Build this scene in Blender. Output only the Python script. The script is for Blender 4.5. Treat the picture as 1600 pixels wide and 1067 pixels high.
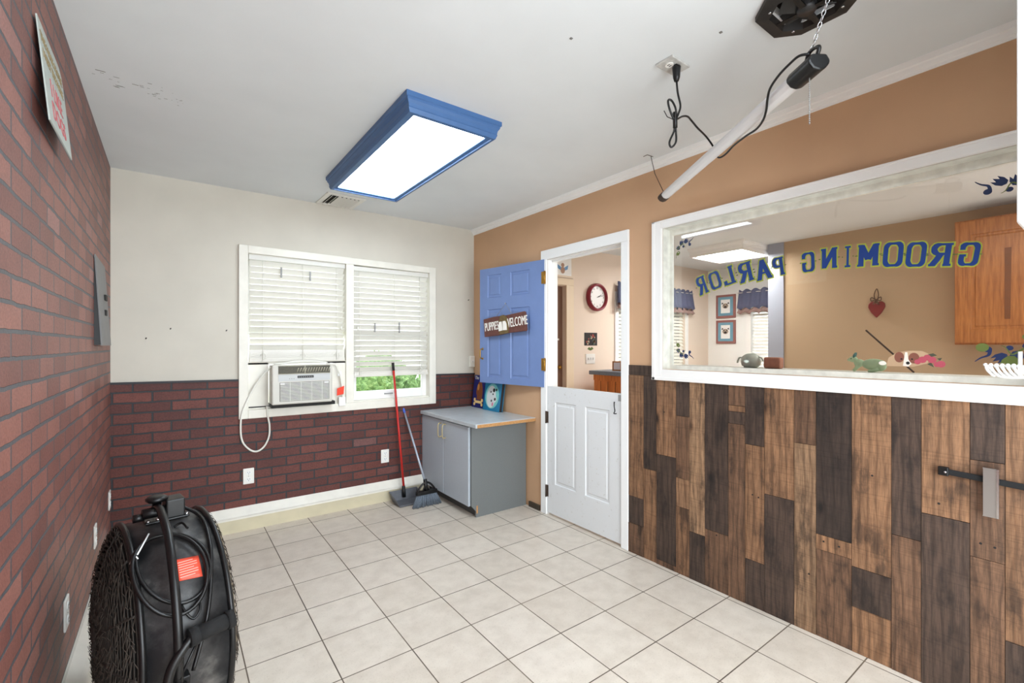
import bpy, bmesh, math, random
from mathutils import Vector, Matrix
random.seed(7)
PI = math.pi
S = 0.305            # one floor tile (12 in) in metres; all builder coordinates below are in tiles
C = bpy.context.scene.collection
for o in list(bpy.data.objects): bpy.data.objects.remove(o)

# ---------------------------------------------------------------- camera, world, exposure
YAW = 0.6365
cam_d = bpy.data.cameras.new('camera'); cam = bpy.data.objects.new('camera', cam_d); C.objects.link(cam)
cam.location = (0, 0, 4.4281*S); cam.rotation_euler = (PI/2, 0, -YAW)
cam_d.sensor_width = 36; cam_d.lens = 720.02/1600*36; cam_d.shift_y = 0.0040
cam_d.clip_start = 0.02; cam_d.clip_end = 200
bpy.context.scene.camera = cam
vs = bpy.context.scene.view_settings
vs.view_transform = 'Standard'; vs.look = 'None'; vs.gamma = 1; vs.use_curve_mapping = False
vs.exposure = 1.0
W = bpy.data.worlds.new('World'); bpy.context.scene.world = W; W.use_nodes = True
bg = W.node_tree.nodes['Background']; bg.inputs[0].default_value = (0.93, 0.97, 1, 1); bg.inputs[1].default_value = 2.0
LENS_E = 7.5      # ceiling fixture lens emission

YFD = -4.0
def area(name, x, y, z, sx, sy, power, rot=(0, 0, 0), col=(1, 0.985, 0.96)):
    d = bpy.data.lights.new(name, 'AREA'); d.shape = 'RECTANGLE'; d.size = sx*S; d.size_y = sy*S; d.energy = power; d.color = col
    o = bpy.data.objects.new(name, d); o.location = (x*S, y*S, z*S); o.rotation_euler = rot; C.objects.link(o); return o

area('rear_fill', 3.4, YFD+.1, 4.2, 7.5, 6.5, 62, (PI/2, 0, 0), (.84, .93, 1))      # added fill light at the wall behind the camera, no opening there
area('next_room_fill', 13.0, YFD+.1, 4.5, 8, 6, 14, (PI/2, 0, 0), (.95, .98, 1))  # added fill for the next room, no window behind it
# ---------------------------------------------------------------- materials
def lin(c):
    c = c/255
    return c/12.92 if c <= .04045 else ((c+.055)/1.055)**2.4
def rgb(r, g, b): return (lin(r), lin(g), lin(b), 1)
class NT:
    def __init__(s, name):
        s.m = bpy.data.materials.new(name); s.m.use_nodes = True; s.t = s.m.node_tree
        s.b = s.t.nodes['Principled BSDF']; s.out = s.t.nodes['Material Output']
    def n(s, typ, **kw):
        nd = s.t.nodes.new(typ)
        for k, v in kw.items():
            if isinstance(k, str) and k.startswith('i_'): nd.inputs[k[2:].replace('_', ' ')].default_value = v
            else: setattr(nd, k, v)
        return nd
    def l(s, a, b): s.t.links.new(a, b)
    def math(s, op, a, b=None):
        nd = s.n('ShaderNodeMath', operation=op)
        for i, v in enumerate((a, b)):
            if v is None: continue
            if isinstance(v, (int, float)): nd.inputs[i].default_value = v
            else: s.l(v, nd.inputs[i])
        return nd.outputs[0]
    def mix(s, fac, a, b, mode='MIX'):
        nd = s.n('ShaderNodeMix', data_type='RGBA', blend_type=mode)
        for sock, v in ((nd.inputs[0], fac), (nd.inputs[6], a), (nd.inputs[7], b)):
            if isinstance(v, (int, float, tuple)): sock.default_value = v
            else: s.l(v, sock)
        return nd.outputs[2]
    def pos(s): return s.n('ShaderNodeNewGeometry').outputs['Position']
    def noise(s, scale, detail=3, vec=None, rough=.5):
        nd = s.n('ShaderNodeTexNoise'); nd.inputs['Scale'].default_value = scale; nd.inputs['Detail'].default_value = detail; nd.inputs['Roughness'].default_value = rough
        if vec is not None: s.l(vec, nd.inputs['Vector'])
        return nd.outputs['Fac']
    def ramp(s, fac, stops):
        nd = s.n('ShaderNodeValToRGB'); s.l(fac, nd.inputs[0]); e = nd.color_ramp.elements
        while len(e) < len(stops): e.new(.5)
        for i, (p, c) in enumerate(stops): e[i].position = p; e[i].color = c
        return nd.outputs[0]
    def bump(s, h, strength=.2, dist=.002):
        nd = s.n('ShaderNodeBump'); nd.inputs['Strength'].default_value = strength; nd.inputs['Distance'].default_value = dist
        s.l(h, nd.inputs['Height']); s.l(nd.outputs[0], s.b.inputs['Normal'])
def mat(name, col, rough=.5, metal=0, spec=.5, vary=0, scale=20, bump=0, bscale=200, coat=0):
    k = NT(name); k.b.inputs['Roughness'].default_value = rough; k.b.inputs['Metallic'].default_value = metal
    k.b.inputs['Specular IOR Level'].default_value = spec; k.b.inputs['Coat Weight'].default_value = coat
    c = rgb(*col); k.b.inputs['Base Color'].default_value = c
    if vary:
        f = k.noise(scale, 4, k.pos())
        dk = tuple(v*(1-vary) for v in c[:3])+(1,); lt = tuple(min(1, v*(1+vary*.6)) for v in c[:3])+(1,)
        k.l(k.ramp(f, [(.3, dk), (.7, lt)]), k.b.inputs['Base Color'])
    if bump: k.bump(k.noise(bscale, 2, k.pos()), bump)
    return k.m
def emis(name, col, st):
    k = NT(name); k.b.inputs['Base Color'].default_value = rgb(*col); k.b.inputs['Emission Color'].default_value = rgb(*col); k.b.inputs['Emission Strength'].default_value = st
    return k.m

def brick_mat(name, axis, c1, c2, odd, mortar, rough):
    k = NT(name); p = k.pos(); sp = k.n('ShaderNodeSeparateXYZ'); k.l(p, sp.inputs[0])
    cb = k.n('ShaderNodeCombineXYZ'); wob = k.noise(14, 2, p)
    w2 = k.math('MULTIPLY', k.math('SUBTRACT', wob, .5), .009)
    k.l(sp.outputs[axis], cb.inputs[0]); k.l(k.math('ADD', k.math('SUBTRACT', sp.outputs[2], .01), w2), cb.inputs[1])
    br = k.n('ShaderNodeTexBrick'); k.l(cb.outputs[0], br.inputs['Vector'])
    br.inputs['Scale'].default_value = 1; br.inputs['Brick Width'].default_value = .205; br.inputs['Row Height'].default_value = .0688
    br.inputs['Mortar Size'].default_value = .0062; br.inputs['Mortar Smooth'].default_value = .25; br.inputs['Bias'].default_value = -.1
    br.inputs['Color1'].default_value = (0, 0, 0, 1); br.inputs['Color2'].default_value = (1, 1, 1, 1); br.inputs['Mortar'].default_value = (.5, .5, .5, 1)
    tone = k.ramp(br.outputs['Color'], [(0, rgb(*c1)), (.86, rgb(*c2)), (.93, rgb(*odd)), (1, rgb(*odd))])
    spk = k.ramp(k.noise(120, 4, p, .7), [(.3, (.62, .6, .6, 1)), (.62, (1.08, 1.05, 1.05, 1))])
    blot = k.ramp(k.noise(7, 3, p), [(.3, (.86, .84, .84, 1)), (.7, (1.06, 1.06, 1.06, 1))])
    tone = k.mix(1, k.mix(1, tone, spk, 'MULTIPLY'), blot, 'MULTIPLY')
    mo = k.ramp(k.noise(160, 3, p), [(.3, tuple(v*.7 for v in rgb(*mortar)[:3])+(1,)), (.7, rgb(*mortar))])
    k.l(k.mix(br.outputs['Fac'], tone, mo), k.b.inputs['Base Color'])
    k.b.inputs['Roughness'].default_value = rough
    h = k.math('ADD', k.math('MULTIPLY', br.outputs['Fac'], -1.0), k.math('MULTIPLY', k.noise(90, 4, p, .65), .35))
    k.bump(h, .75, .004)
    return k.m
M = {}
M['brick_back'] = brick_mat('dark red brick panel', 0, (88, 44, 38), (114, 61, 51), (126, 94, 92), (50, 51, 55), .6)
M['brick_left'] = brick_mat('lit brick panel', 1, (126, 80, 72), (158, 106, 94), (170, 134, 131), (88, 90, 95), .5)  # same brick as the rear wall, grazing light put into its lighter colours

def tile_mat():
    k = NT('cream floor tile'); p = k.pos()
    mp = k.n('ShaderNodeMapping'); k.l(p, mp.inputs[0]); mp.inputs['Location'].default_value = (-1.8218*S+.0015*0, -12.2618*S+20*S, 0)
    mp.inputs['Location'].default_value = (-1.8218*S+20*S, -12.2618*S+30*S, 0)
    br = k.n('ShaderNodeTexBrick', offset=0, squash=1); k.l(mp.outputs[0], br.inputs['Vector'])
    br.inputs['Scale'].default_value = 1; br.inputs['Brick Width'].default_value = S; br.inputs['Row Height'].default_value = S
    br.inputs['Mortar Size'].default_value = .0027; br.inputs['Mortar Smooth'].default_value = .1
    br.inputs['Color1'].default_value = (0, 0, 0, 1); br.inputs['Color2'].default_value = (1, 1, 1, 1)
    t = k.ramp(br.outputs['Color'], [(0, rgb(210, 199, 185)), (1, rgb(220, 210, 197))])
    mot = k.ramp(k.noise(11, 6, p, .62), [(.32, (.9, .885, .87, 1)), (.62, (1.03, 1.03, 1.03, 1))])
    spk = k.ramp(k.noise(150, 2, p), [(.28, (.84, .82, .8, 1)), (.4, (1, 1, 1, 1))])
    t = k.mix(1, k.mix(1, t, mot, 'MULTIPLY'), spk, 'MULTIPLY')
    g = k.ramp(k.noise(3, 3, p), [(.35, rgb(78, 66, 54)), (.65, rgb(118, 104, 88))])
    k.l(k.mix(br.outputs['Fac'], t, g), k.b.inputs['Base Color'])
    k.l(k.math('ADD', k.math('MULTIPLY', br.outputs['Fac'], .4), .36), k.b.inputs['Roughness'])
    k.bump(k.math('ADD', k.math('MULTIPLY', br.outputs['Fac'], -1.0), k.math('MULTIPLY', k.noise(40, 3, p), .15)), .4, .0015)
    return k.m
M['tile'] = tile_mat()

def plank_mat():
    k = NT('reclaimed plank'); a = k.n('ShaderNodeAttribute', attribute_name='tone'); r = k.n('ShaderNodeAttribute', attribute_name='rnd')
    p = k.pos(); add = k.n('ShaderNodeVectorMath', operation='ADD'); k.l(p, add.inputs[0]); k.l(r.outputs['Color'], add.inputs[1])
    mp = k.n('ShaderNodeMapping'); mp.inputs['Scale'].default_value = (1, 9, .8); k.l(add.outputs[0], mp.inputs[0])
    wv = k.noise(9, 5, mp.outputs[0], .6)
    g1 = k.ramp(wv, [(.3, (.62, .6, .58, 1)), (.5, (.98, .96, .95, 1)), (.7, (1.3, 1.25, 1.2, 1))])
    mp2 = k.n('ShaderNodeMapping'); mp2.inputs['Scale'].default_value = (1, 60, 3.5); k.l(add.outputs[0], mp2.inputs[0])
    g2 = k.ramp(k.noise(5, 3, mp2.outputs[0]), [(.3, (.72, .7, .68, 1)), (.6, (1.05, 1.05, 1.05, 1))])
    mp3 = k.n('ShaderNodeMapping'); mp3.inputs['Scale'].default_value = (1, 2.2, 1); k.l(add.outputs[0], mp3.inputs[0])
    blot = k.ramp(k.noise(5, 5, mp3.outputs[0], .65), [(.36, (.42, .42, .44, 1)), (.46, (.88, .87, .87, 1)), (.62, (1.12, 1.11, 1.1, 1))])
    vo = k.n('ShaderNodeTexVoronoi'); vo.inputs['Scale'].default_value = 3.2; k.l(mp3.outputs[0], vo.inputs['Vector'])
    kn = k.ramp(vo.outputs['Distance'], [(.05, (.12, .1, .09, 1)), (.1, (.65, .6, .58, 1)), (.16, (1, 1, 1, 1))])
    sc = k.n('ShaderNodeMapping'); sc.inputs['Scale'].default_value = (1, 3, 140); k.l(add.outputs[0], sc.inputs[0])
    saw = k.ramp(k.noise(1.5, 2, sc.outputs[0]), [(.34, (.8, .79, .78, 1)), (.46, (1, 1, 1, 1))])
    wv_ = k.n('ShaderNodeTexWave', wave_type='BANDS', bands_direction='Y'); mp4 = k.n('ShaderNodeMapping'); mp4.inputs['Scale'].default_value = (1, 1, .16); k.l(add.outputs[0], mp4.inputs[0])
    wv_.inputs['Scale'].default_value = 9; wv_.inputs['Distortion'].default_value = 9; wv_.inputs['Detail'].default_value = 2; wv_.inputs['Detail Scale'].default_value = 1.2; k.l(mp4.outputs[0], wv_.inputs['Vector'])
    ring = k.ramp(wv_.outputs['Fac'], [(.0, (.68, .64, .6, 1)), (.25, (.98, .97, .96, 1)), (1, (1.08, 1.06, 1.04, 1))])
    c = a.outputs['Color']
    for g in (g1, g2, blot, kn, saw, ring): c = k.mix(1, c, g, 'MULTIPLY')
    k.l(c, k.b.inputs['Base Color']); k.b.inputs['Roughness'].default_value = .62
    k.bump(k.noise(5, 3, mp2.outputs[0]), .25, .001)
    return k.m
M['plank'] = plank_mat()

def oak(name, c1, c2, axis=2, sc=(14, 14, 1)):
    k = NT(name); mp = k.n('ShaderNodeMapping'); mp.inputs['Scale'].default_value = sc; k.l(k.pos(), mp.inputs[0])
    k.l(k.ramp(k.noise(5, 5, mp.outputs[0], .6), [(.3, rgb(*c1)), (.7, rgb(*c2))]), k.b.inputs['Base Color'])
    k.b.inputs['Roughness'].default_value = .4
    return k.m
M['oak'] = oak('honey oak', (140, 84, 40), (186, 122, 66)); M['pine'] = oak('orange pine', (178, 98, 44), (226, 140, 72))
M['particle'] = mat('particle board edge', (190, 140, 86), .7, vary=.25, scale=150)

M['ceil'] = mat('ceiling paint', (226, 230, 231), .9, vary=.03, scale=3, bump=.08, bscale=120)
M['wall_cream'] = mat('cream wall paint', (214, 208, 195), .8, vary=.04, scale=4, bump=.08, bscale=150)
M['wall_tan'] = mat('tan wall paint', (206, 166, 130), .75, vary=.04, scale=4, bump=.15, bscale=220)
M['wall_next'] = mat('pale peach wall paint', (236, 219, 202), .8)
M['wall_white'] = mat('white wall paint next room', (240, 241, 238), .8)
M['wall_dim'] = mat('tan wall paint next room', (184, 160, 130), .85)
M['trim'] = mat('white trim paint', (246, 245, 242), .4, vary=.015, scale=12)
M['cream_trim'] = mat('cream trim paint', (238, 234, 222), .45, vary=.06, scale=10)
M['cream_dirty'] = mat('yellowed baseboard paint', (214, 204, 174), .55, vary=.1, scale=6)
def worn(name, base, wear, lo=.62):
    k = NT(name); f = k.noise(28, 8, k.pos(), .75)
    k.l(k.ramp(f, [(0, rgb(*base)), (lo, rgb(*base)), (lo+.07, rgb(*wear))]), k.b.inputs['Base Color']); k.b.inputs['Roughness'].default_value = .5
    return k.m
M['door_white'] = worn('worn white door paint', (226, 228, 229), (200, 198, 190), .6)
M['door_edge'] = worn('worn white casing paint', (246, 247, 246), (180, 168, 146), .68)
M['blue'] = mat('periwinkle blue paint', (114, 138, 188), .42, vary=.03, scale=14)
M['blue_frame'] = mat('cornflower blue frame paint', (66, 104, 154), .42, vary=.05, scale=20)
M['blue_post'] = mat('grey blue paint', (158, 164, 176), .6)
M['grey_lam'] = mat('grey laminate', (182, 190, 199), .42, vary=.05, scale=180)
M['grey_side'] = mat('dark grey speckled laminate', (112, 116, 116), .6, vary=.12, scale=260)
M['grey_top'] = mat('grey marbled laminate top', (194, 201, 205), .3, vary=.1, scale=14)
M['black'] = mat('black plastic', (9, 9, 10), .38)
M['black_soft'] = mat('black foam rubber', (20, 20, 21), .85, vary=.2, scale=90, bump=.3)
def dusty():
    k = NT('dusty black steel'); n1 = k.noise(6, 6, k.pos(), .7)
    k.l(k.ramp(n1, [(.40, rgb(24, 24, 26)), (.55, rgb(56, 55, 55)), (.72, rgb(112, 110, 106))]), k.b.inputs['Base Color'])
    k.b.inputs['Roughness'].default_value = .42; return k.m
M['drum'] = dusty()
M['hair'] = mat('dust and pet hair', (70, 60, 52), .95, vary=.4, scale=40); M['mat_dark'] = mat('matted dark dust', (22, 19, 17), .95, vary=.5, scale=30); M['wire_straw'] = mat('straw coloured dusty wire', (128, 112, 90), .8, vary=.6, scale=50)
M['wire_dusty'] = mat('dust coated wire', (48, 42, 36), .75, vary=.5, scale=60)
M['wire_black'] = mat('black wire', (24, 23, 22), .5)
M['red_label'] = mat('red orange label', (236, 86, 62), .5)
M['label_text'] = mat('pale label print', (250, 190, 176), .6)
M['white_pl'] = mat('white plastic', (232, 230, 222), .35)
M['white_bright'] = mat('bright white plastic', (245, 245, 243), .35)
M['ac_shell'] = mat('off white appliance shell', (208, 204, 194), .4)
M['plate'] = mat('outlet plate plastic', (240, 238, 232), .3)
M['dark_slot'] = mat('dark slot', (30, 28, 26), .7)
M['grey_mid'] = mat('mid grey plastic', (150, 150, 148), .5)
M['ac_panel'] = mat('light grey control panel', (196, 197, 196), .4)
M['brass'] = mat('aged brass', (184, 140, 66), .3, metal=.9, vary=.3, scale=200)
M['chrome'] = mat('polished steel', (200, 200, 202), .25, metal=1)
M['comb'] = mat('steel comb', (170, 168, 165), .35, metal=.85)
M['red_pole'] = mat('red painted metal', (196, 40, 34), .35)
M['blue_grip'] = mat('blue plastic grip', (70, 104, 205), .4)
M['silver_pole'] = mat('silver painted pole', (176, 184, 196), .35, metal=.4)
M['dustpan'] = mat('grey dustpan plastic', (98, 100, 106), .5, vary=.12, scale=30)
M['bristle'] = mat('grey blue bristles', (112, 122, 134), .8, vary=.3, scale=160)
M['rust'] = mat('rusty brown steel', (70, 54, 44), .7, vary=.3, scale=120)
M['lens'] = emis('glowing acrylic lens', (232, 245, 255), LENS_E)
M['lens2'] = emis('glowing acrylic lens next room', (252, 250, 248), 26.0)
M['tube_white'] = mat('white enamel tube housing', (236, 237, 238), .3)
M['blueletter'] = mat('royal blue glass paint', (6, 52, 122), .5)
M['greenletter'] = mat('olive green glass paint', (158, 168, 52), .5)
M['darkblue'] = mat('navy glass paint', (14, 40, 86), .5)
M['leafgreen'] = mat('leaf green glass paint', (98, 112, 52), .5)
M['sign_wood'] = mat('dark red stained board', (104, 62, 54), .6, vary=.25, scale=40)
M['paint_white'] = mat('white lettering paint', (244, 240, 232), .6)
M['tin'] = mat('pale grey green tin', (186, 194, 188), .45, vary=.06, scale=12)
M['tin_red'] = mat('faded red print', (192, 104, 108), .6); M['tin_brown'] = mat('faded brown print', (150, 132, 96), .6)
M['file_grey'] = mat('grey metal pocket', (118, 118, 118), .45, vary=.08, scale=10)
def blindmat():
    k = NT('white blind slat'); k.b.inputs['Base Color'].default_value = rgb(243, 241, 234); k.b.inputs['Roughness'].default_value = .45
    tr = k.n('ShaderNodeBsdfTranslucent'); tr.inputs[0].default_value = rgb(250, 247, 238)
    mx = k.n('ShaderNodeMixShader'); mx.inputs[0].default_value = .16
    k.l(k.b.outputs[0], mx.inputs[1]); k.l(tr.outputs[0], mx.inputs[2]); k.l(mx.outputs[0], k.out.inputs[0]); return k.m
M['slat'] = blindmat()
M['slat_grey'] = mat('shaded plastic rail', (226, 222, 212), .5)
M['cordw'] = mat('white cord', (238, 236, 226), .5)
def glassmat(name, tint, fac_mul):
    k = NT(name); t = k.n('ShaderNodeBsdfTransparent'); t.inputs[0].default_value = tint
    g = k.n('ShaderNodeBsdfGlossy'); g.inputs['Roughness'].default_value = .01
    fr = k.n('ShaderNodeFresnel'); fr.inputs[0].default_value = 1.5
    mx = k.n('ShaderNodeMixShader'); k.l(k.math('MULTIPLY', fr.outputs[0], fac_mul), mx.inputs[0]); k.l(t.outputs[0], mx.inputs[1]); k.l(g.outputs[0], mx.inputs[2])
    k.l(mx.outputs[0], k.out.inputs[0]); return k.m
M['glass'] = glassmat('clear window glass', (.95, .95, .94, 1), .95)
def shrubmat():
    k = NT('shrub leaves'); k.l(k.ramp(k.noise(26, 6, k.pos(), .8), [(.32, rgb(48, 74, 40)), (.52, rgb(110, 150, 80)), (.7, rgb(190, 210, 150))]), k.b.inputs['Base Color']); k.b.inputs['Roughness'].default_value = .7; return k.m
M['shrub'] = shrubmat(); M['grass'] = mat('lawn', (130, 150, 90), .9, vary=.3, scale=8)
def cloth(name, c1, c2):
    k = NT(name); mp = k.n('ShaderNodeMapping'); mp.inputs['Scale'].default_value = (300, 300, 300); k.l(k.pos(), mp.inputs[0])
    k.l(k.ramp(k.noise(1, 1, mp.outputs[0]), [(.4, rgb(*c1)), (.6, rgb(*c2))]), k.b.inputs['Base Color']); k.b.inputs['Roughness'].default_value = .9
    tr = k.n('ShaderNodeBsdfTranslucent'); tr.inputs[0].default_value = rgb(*c2)
    mx = k.n('ShaderNodeMixShader'); mx.inputs[0].default_value = .25
    k.l(k.b.outputs[0], mx.inputs[1]); k.l(tr.outputs[0], mx.inputs[2]); k.l(mx.outputs[0], k.out.inputs[0]); return k.m
M['valance'] = cloth('blue checked cotton', (86, 92, 122), (122, 130, 160)); M['valance_band'] = cloth('burgundy and cream print', (120, 62, 68), (206, 186, 176))

# ---------------------------------------------------------------- mesh helpers (tile units)
class MB:
    def __init__(s): s.v = []; s.f = []; s.sm = []; s.mi = []; s.cur = 0; s.tone = {}
    def _add(s, vs_, fs, smooth=False):
        b = len(s.v); s.v += [tuple(v) for v in vs_]
        for f in fs: s.f.append([b+i for i in f]); s.sm.append(smooth); s.mi.append(s.cur)
        return s
    def box(s, x0, x1, y0, y1, z0, z1, mtx=None):
        vs_ = [(x, y, z) for x in (x0, x1) for y in (y0, y1) for z in (z0, z1)]
        if mtx: vs_ = [mtx @ Vector(v) for v in vs_]
        return s._add(vs_, [(0, 1, 3, 2), (4, 6, 7, 5), (0, 4, 5, 1), (2, 3, 7, 6), (0, 2, 6, 4), (1, 5, 7, 3)])
    def hexa(s, p): # 8 points: 4 bottom ccw, 4 top ccw
        return s._add(p, [(3, 2, 1, 0), (4, 5, 6, 7), (0, 1, 5, 4), (1, 2, 6, 5), (2, 3, 7, 6), (3, 0, 4, 7)])
    def prism(s, poly, mtx, depth):   # poly in local xy, extruded along local z from 0 to depth
        n = len(poly); a = [mtx @ Vector((x, y, 0)) for x, y in poly]; b = [mtx @ Vector((x, y, depth)) for x, y in poly]
        return s._add(a+b, [list(range(n))[::-1], [n+i for i in range(n)]]+[(i, (i+1) % n, n+(i+1) % n, n+i) for i in range(n)])
    def tube(s, pts, r, n=8, closed=False, caps=True, flat=1):
        P_ = [Vector(p) for p in pts]; m = len(P_); rs = r if isinstance(r, (list, tuple)) else [r]*m
        T = []
        for i in range(m):
            a = P_[(i-1) % m] if (closed or i > 0) else P_[i]; b = P_[(i+1) % m] if (closed or i < m-1) else P_[i]
            t = (b-a); T.append(t.normalized() if t.length > 1e-9 else Vector((0, 0, 1)))
        up = Vector((0, 0, 1)) if abs(T[0].z) < .9 else Vector((1, 0, 0))
        nr = (up-T[0]*up.dot(T[0])).normalized(); vs_ = []
        for i in range(m):
            nr = nr-T[i]*nr.dot(T[i]); nr = nr.normalized() if nr.length > 1e-6 else T[i].orthogonal().normalized()
            bn = T[i].cross(nr)
            for k in range(n):
                a = 2*PI*k/n; vs_.append(P_[i]+(nr*math.cos(a)+bn*math.sin(a)*flat)*rs[i])
        fs = []
        for i in range(m if closed else m-1):
            j = (i+1) % m
            for k in range(n): fs.append((i*n+k, i*n+(k+1) % n, j*n+(k+1) % n, j*n+k))
        s._add(vs_, fs, True)
        if caps and not closed: b = len(s.v)-m*n; s.f += [[b+k for k in range(n)][::-1], [b+(m-1)*n+k for k in range(n)]]; s.sm += [False]*2; s.mi += [s.cur]*2
        return s
    def lathe(s, prof, mtx, n=32, close=False):   # prof (r,z) around local z
        vs_ = []; m = len(prof)
        for r, z in prof:
            for k in range(n): a = 2*PI*k/n; vs_.append(mtx @ Vector((r*math.cos(a), r*math.sin(a), z)))
        fs = [(i*n+k, i*n+(k+1) % n, (i+1)*n+(k+1) % n, (i+1)*n+k) for i in range(m-1) for k in range(n)]
        if close: fs += [((m-1)*n+k, (m-1)*n+(k+1) % n, (k+1) % n, k) for k in range(n)]
        else:
            if prof[0][0] > 1e-6: fs.append(list(range(n))[::-1])
            if prof[-1][0] > 1e-6: fs.append([(m-1)*n+k for k in range(n)])
        return s._add(vs_, fs, True)
    def ell(s, c, r, n=16, m=10, mtx=None):
        mt = Matrix.Translation(c) @ (mtx or Matrix()) @ Matrix.Diagonal((r[0], r[1], r[2], 1))
        return s.lathe([(math.sin(PI*i/m)+(1e-4), -math.cos(PI*i/m)) for i in range(m+1)], mt, n)
    def grid(s, fn, nu, nv, smooth=True):
        vs_ = [fn(i/nu, j/nv) for i in range(nu+1) for j in range(nv+1)]
        return s._add(vs_, [(i*(nv+1)+j, (i+1)*(nv+1)+j, (i+1)*(nv+1)+j+1, i*(nv+1)+j+1) for i in range(nu) for j in range(nv)], smooth)
ORG = {}
def tag(o, label=None, cat=None, group=None, kind=None):
    if label: o['label'] = label
    if cat: o['category'] = cat
    if group: o['group'] = group
    if kind: o['kind'] = kind
    return o
def thing(name, label, cat, loc, group=None, kind=None):
    o = bpy.data.objects.new(name, None); C.objects.link(o); o.empty_display_size = .05
    o.location = Vector(loc)*S; ORG[o] = Vector(loc); return tag(o, label, cat, group, kind)
def pieces(mb):
    p = list(range(len(mb.v)))
    def fd_(a):
        while p[a] != a: p[a] = p[p[a]]; a = p[a]
        return a
    for f in mb.f:
        for i in f[1:]: p[fd_(i)] = fd_(f[0])
    out = {}
    for f, sm in zip(mb.f, mb.sm):
        q = out.setdefault(fd_(f[0]), (MB(), {})); k, mp_ = q; idx = []
        for i in f:
            if i not in mp_: mp_[i] = len(k.v); k.v.append(mb.v[i])
            idx.append(mp_[i])
        k.f.append(idx); k.sm.append(sm); k.mi.append(0)
    return [k for k, _ in out.values()]
def build_each(name, mb, m, parent, **kw): return [build(name, k, m, parent, **kw) for k in pieces(mb)]
def build(name, mb, m, parent=None, bevel=0, solid=0, fix=True, mtx=None):
    me = bpy.data.meshes.new(name)
    vsx = [Vector(v) for v in mb.v]
    if mtx: vsx = [mtx @ v for v in vsx]
    if parent is not None: org = ORG[parent]
    else:
        xs = [v.x for v in vsx]; ys = [v.y for v in vsx]; zs = [v.z for v in vsx]
        org = Vector(((min(xs)+max(xs))/2, (min(ys)+max(ys))/2, min(zs)))
    me.from_pydata([(v-org)*S for v in vsx], [], mb.f)
    mats = m if isinstance(m, (list, tuple)) else [m]
    for q in mats: me.materials.append(M[q] if isinstance(q, str) else q)
    for p, sm, mi in zip(me.polygons, mb.sm, mb.mi): p.use_smooth = sm; p.material_index = min(mi, len(mats)-1)
    if fix:
        b = bmesh.new(); b.from_mesh(me); bmesh.ops.recalc_face_normals(b, faces=b.faces); b.to_mesh(me); b.free()
    o = bpy.data.objects.new(name, me); C.objects.link(o); ORG[o] = org
    if parent is not None: o.parent = parent
    else: o.location = org*S
    if solid: md = o.modifiers.new('s', 'SOLIDIFY'); md.thickness = solid*S
    if bevel: md = o.modifiers.new('b', 'BEVEL'); md.width = bevel*S; md.segments = 2; md.limit_method = 'ANGLE'
    return o
def struct(name, mb, m, parent=None, **kw):
    o = build(name, mb, m, parent, **kw)
    if parent is None: o['kind'] = 'structure'
    return o
def copy_thing(root, loc, label=None, group=None, rotz=0):
    c = root.copy(); C.objects.link(c); c.location = Vector(loc)*S; c.rotation_euler.z = rotz
    if label: c['label'] = label
    if group: c['group'] = group
    for ch in list(root.children):
        d = ch.copy(); C.objects.link(d); d.parent = c
        for g in list(ch.children): e = g.copy(); C.objects.link(e); e.parent = d
    return c
def circle(r, n=20, cx=0, cy=0, ry=None): return [(cx+r*math.cos(2*PI*k/n), cy+(ry or r)*math.sin(2*PI*k/n)) for k in range(n)]
def catmull(P_, n=6, closed=False):
    P_ = [Vector(p) for p in P_]; out = []; m = len(P_)
    for i in range(m if closed else m-1):
        p0 = P_[(i-1) % m] if (closed or i) else P_[0]; p1 = P_[i]; p2 = P_[(i+1) % m]; p3 = P_[(i+2) % m] if (closed or i+2 < m) else P_[-1]
        for k in range(n):
            t = k/n; out.append(.5*((2*p1)+(p2-p0)*t+(2*p0-5*p1+4*p2-p3)*t*t+(3*p1-p0-3*p2+p3)*t**3))
    if not closed: out.append(P_[-1])
    return out
def text_mb(s_, size, mtx, depth=.01, mb=None, align='CENTER', sx=1):
    cu = bpy.data.curves.new('t', 'FONT'); cu.body = s_; cu.size = size; cu.align_x = align; cu.align_y = 'CENTER'; cu.extrude = depth/2; cu.resolution_u = 3
    o = bpy.data.objects.new('t', cu); C.objects.link(o); bpy.context.view_layer.update()
    me = bpy.data.meshes.new_from_object(o.evaluated_get(bpy.context.evaluated_depsgraph_get()))
    mb = mb or MB(); mb._add([mtx @ Vector((v.co.x*sx, v.co.y, v.co.z)) for v in me.vertices], [list(p.vertices) for p in me.polygons])
    bpy.data.objects.remove(o); bpy.data.curves.remove(cu); bpy.data.meshes.remove(me); return mb
def frameM(o, x, y):  # matrix with local x,y axes and z = x cross y
    x = Vector(x).normalized(); y = Vector(y); y = (y-x*y.dot(x)).normalized(); z = x.cross(y)
    m = Matrix((x, y, z)).transposed().to_4x4(); m.translation = Vector(o); return m

# ---------------------------------------------------------------- room shell
R, D, L, H = 7.9724, 12.886, -1.0376, 8.2
YF = -4.0            # wall behind the camera
XN, YN = 21.9, 12.886
struct('floor', MB().box(L-.4, XN+.4, YF-.4, D+.1, -.3, 0), 'tile')
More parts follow.
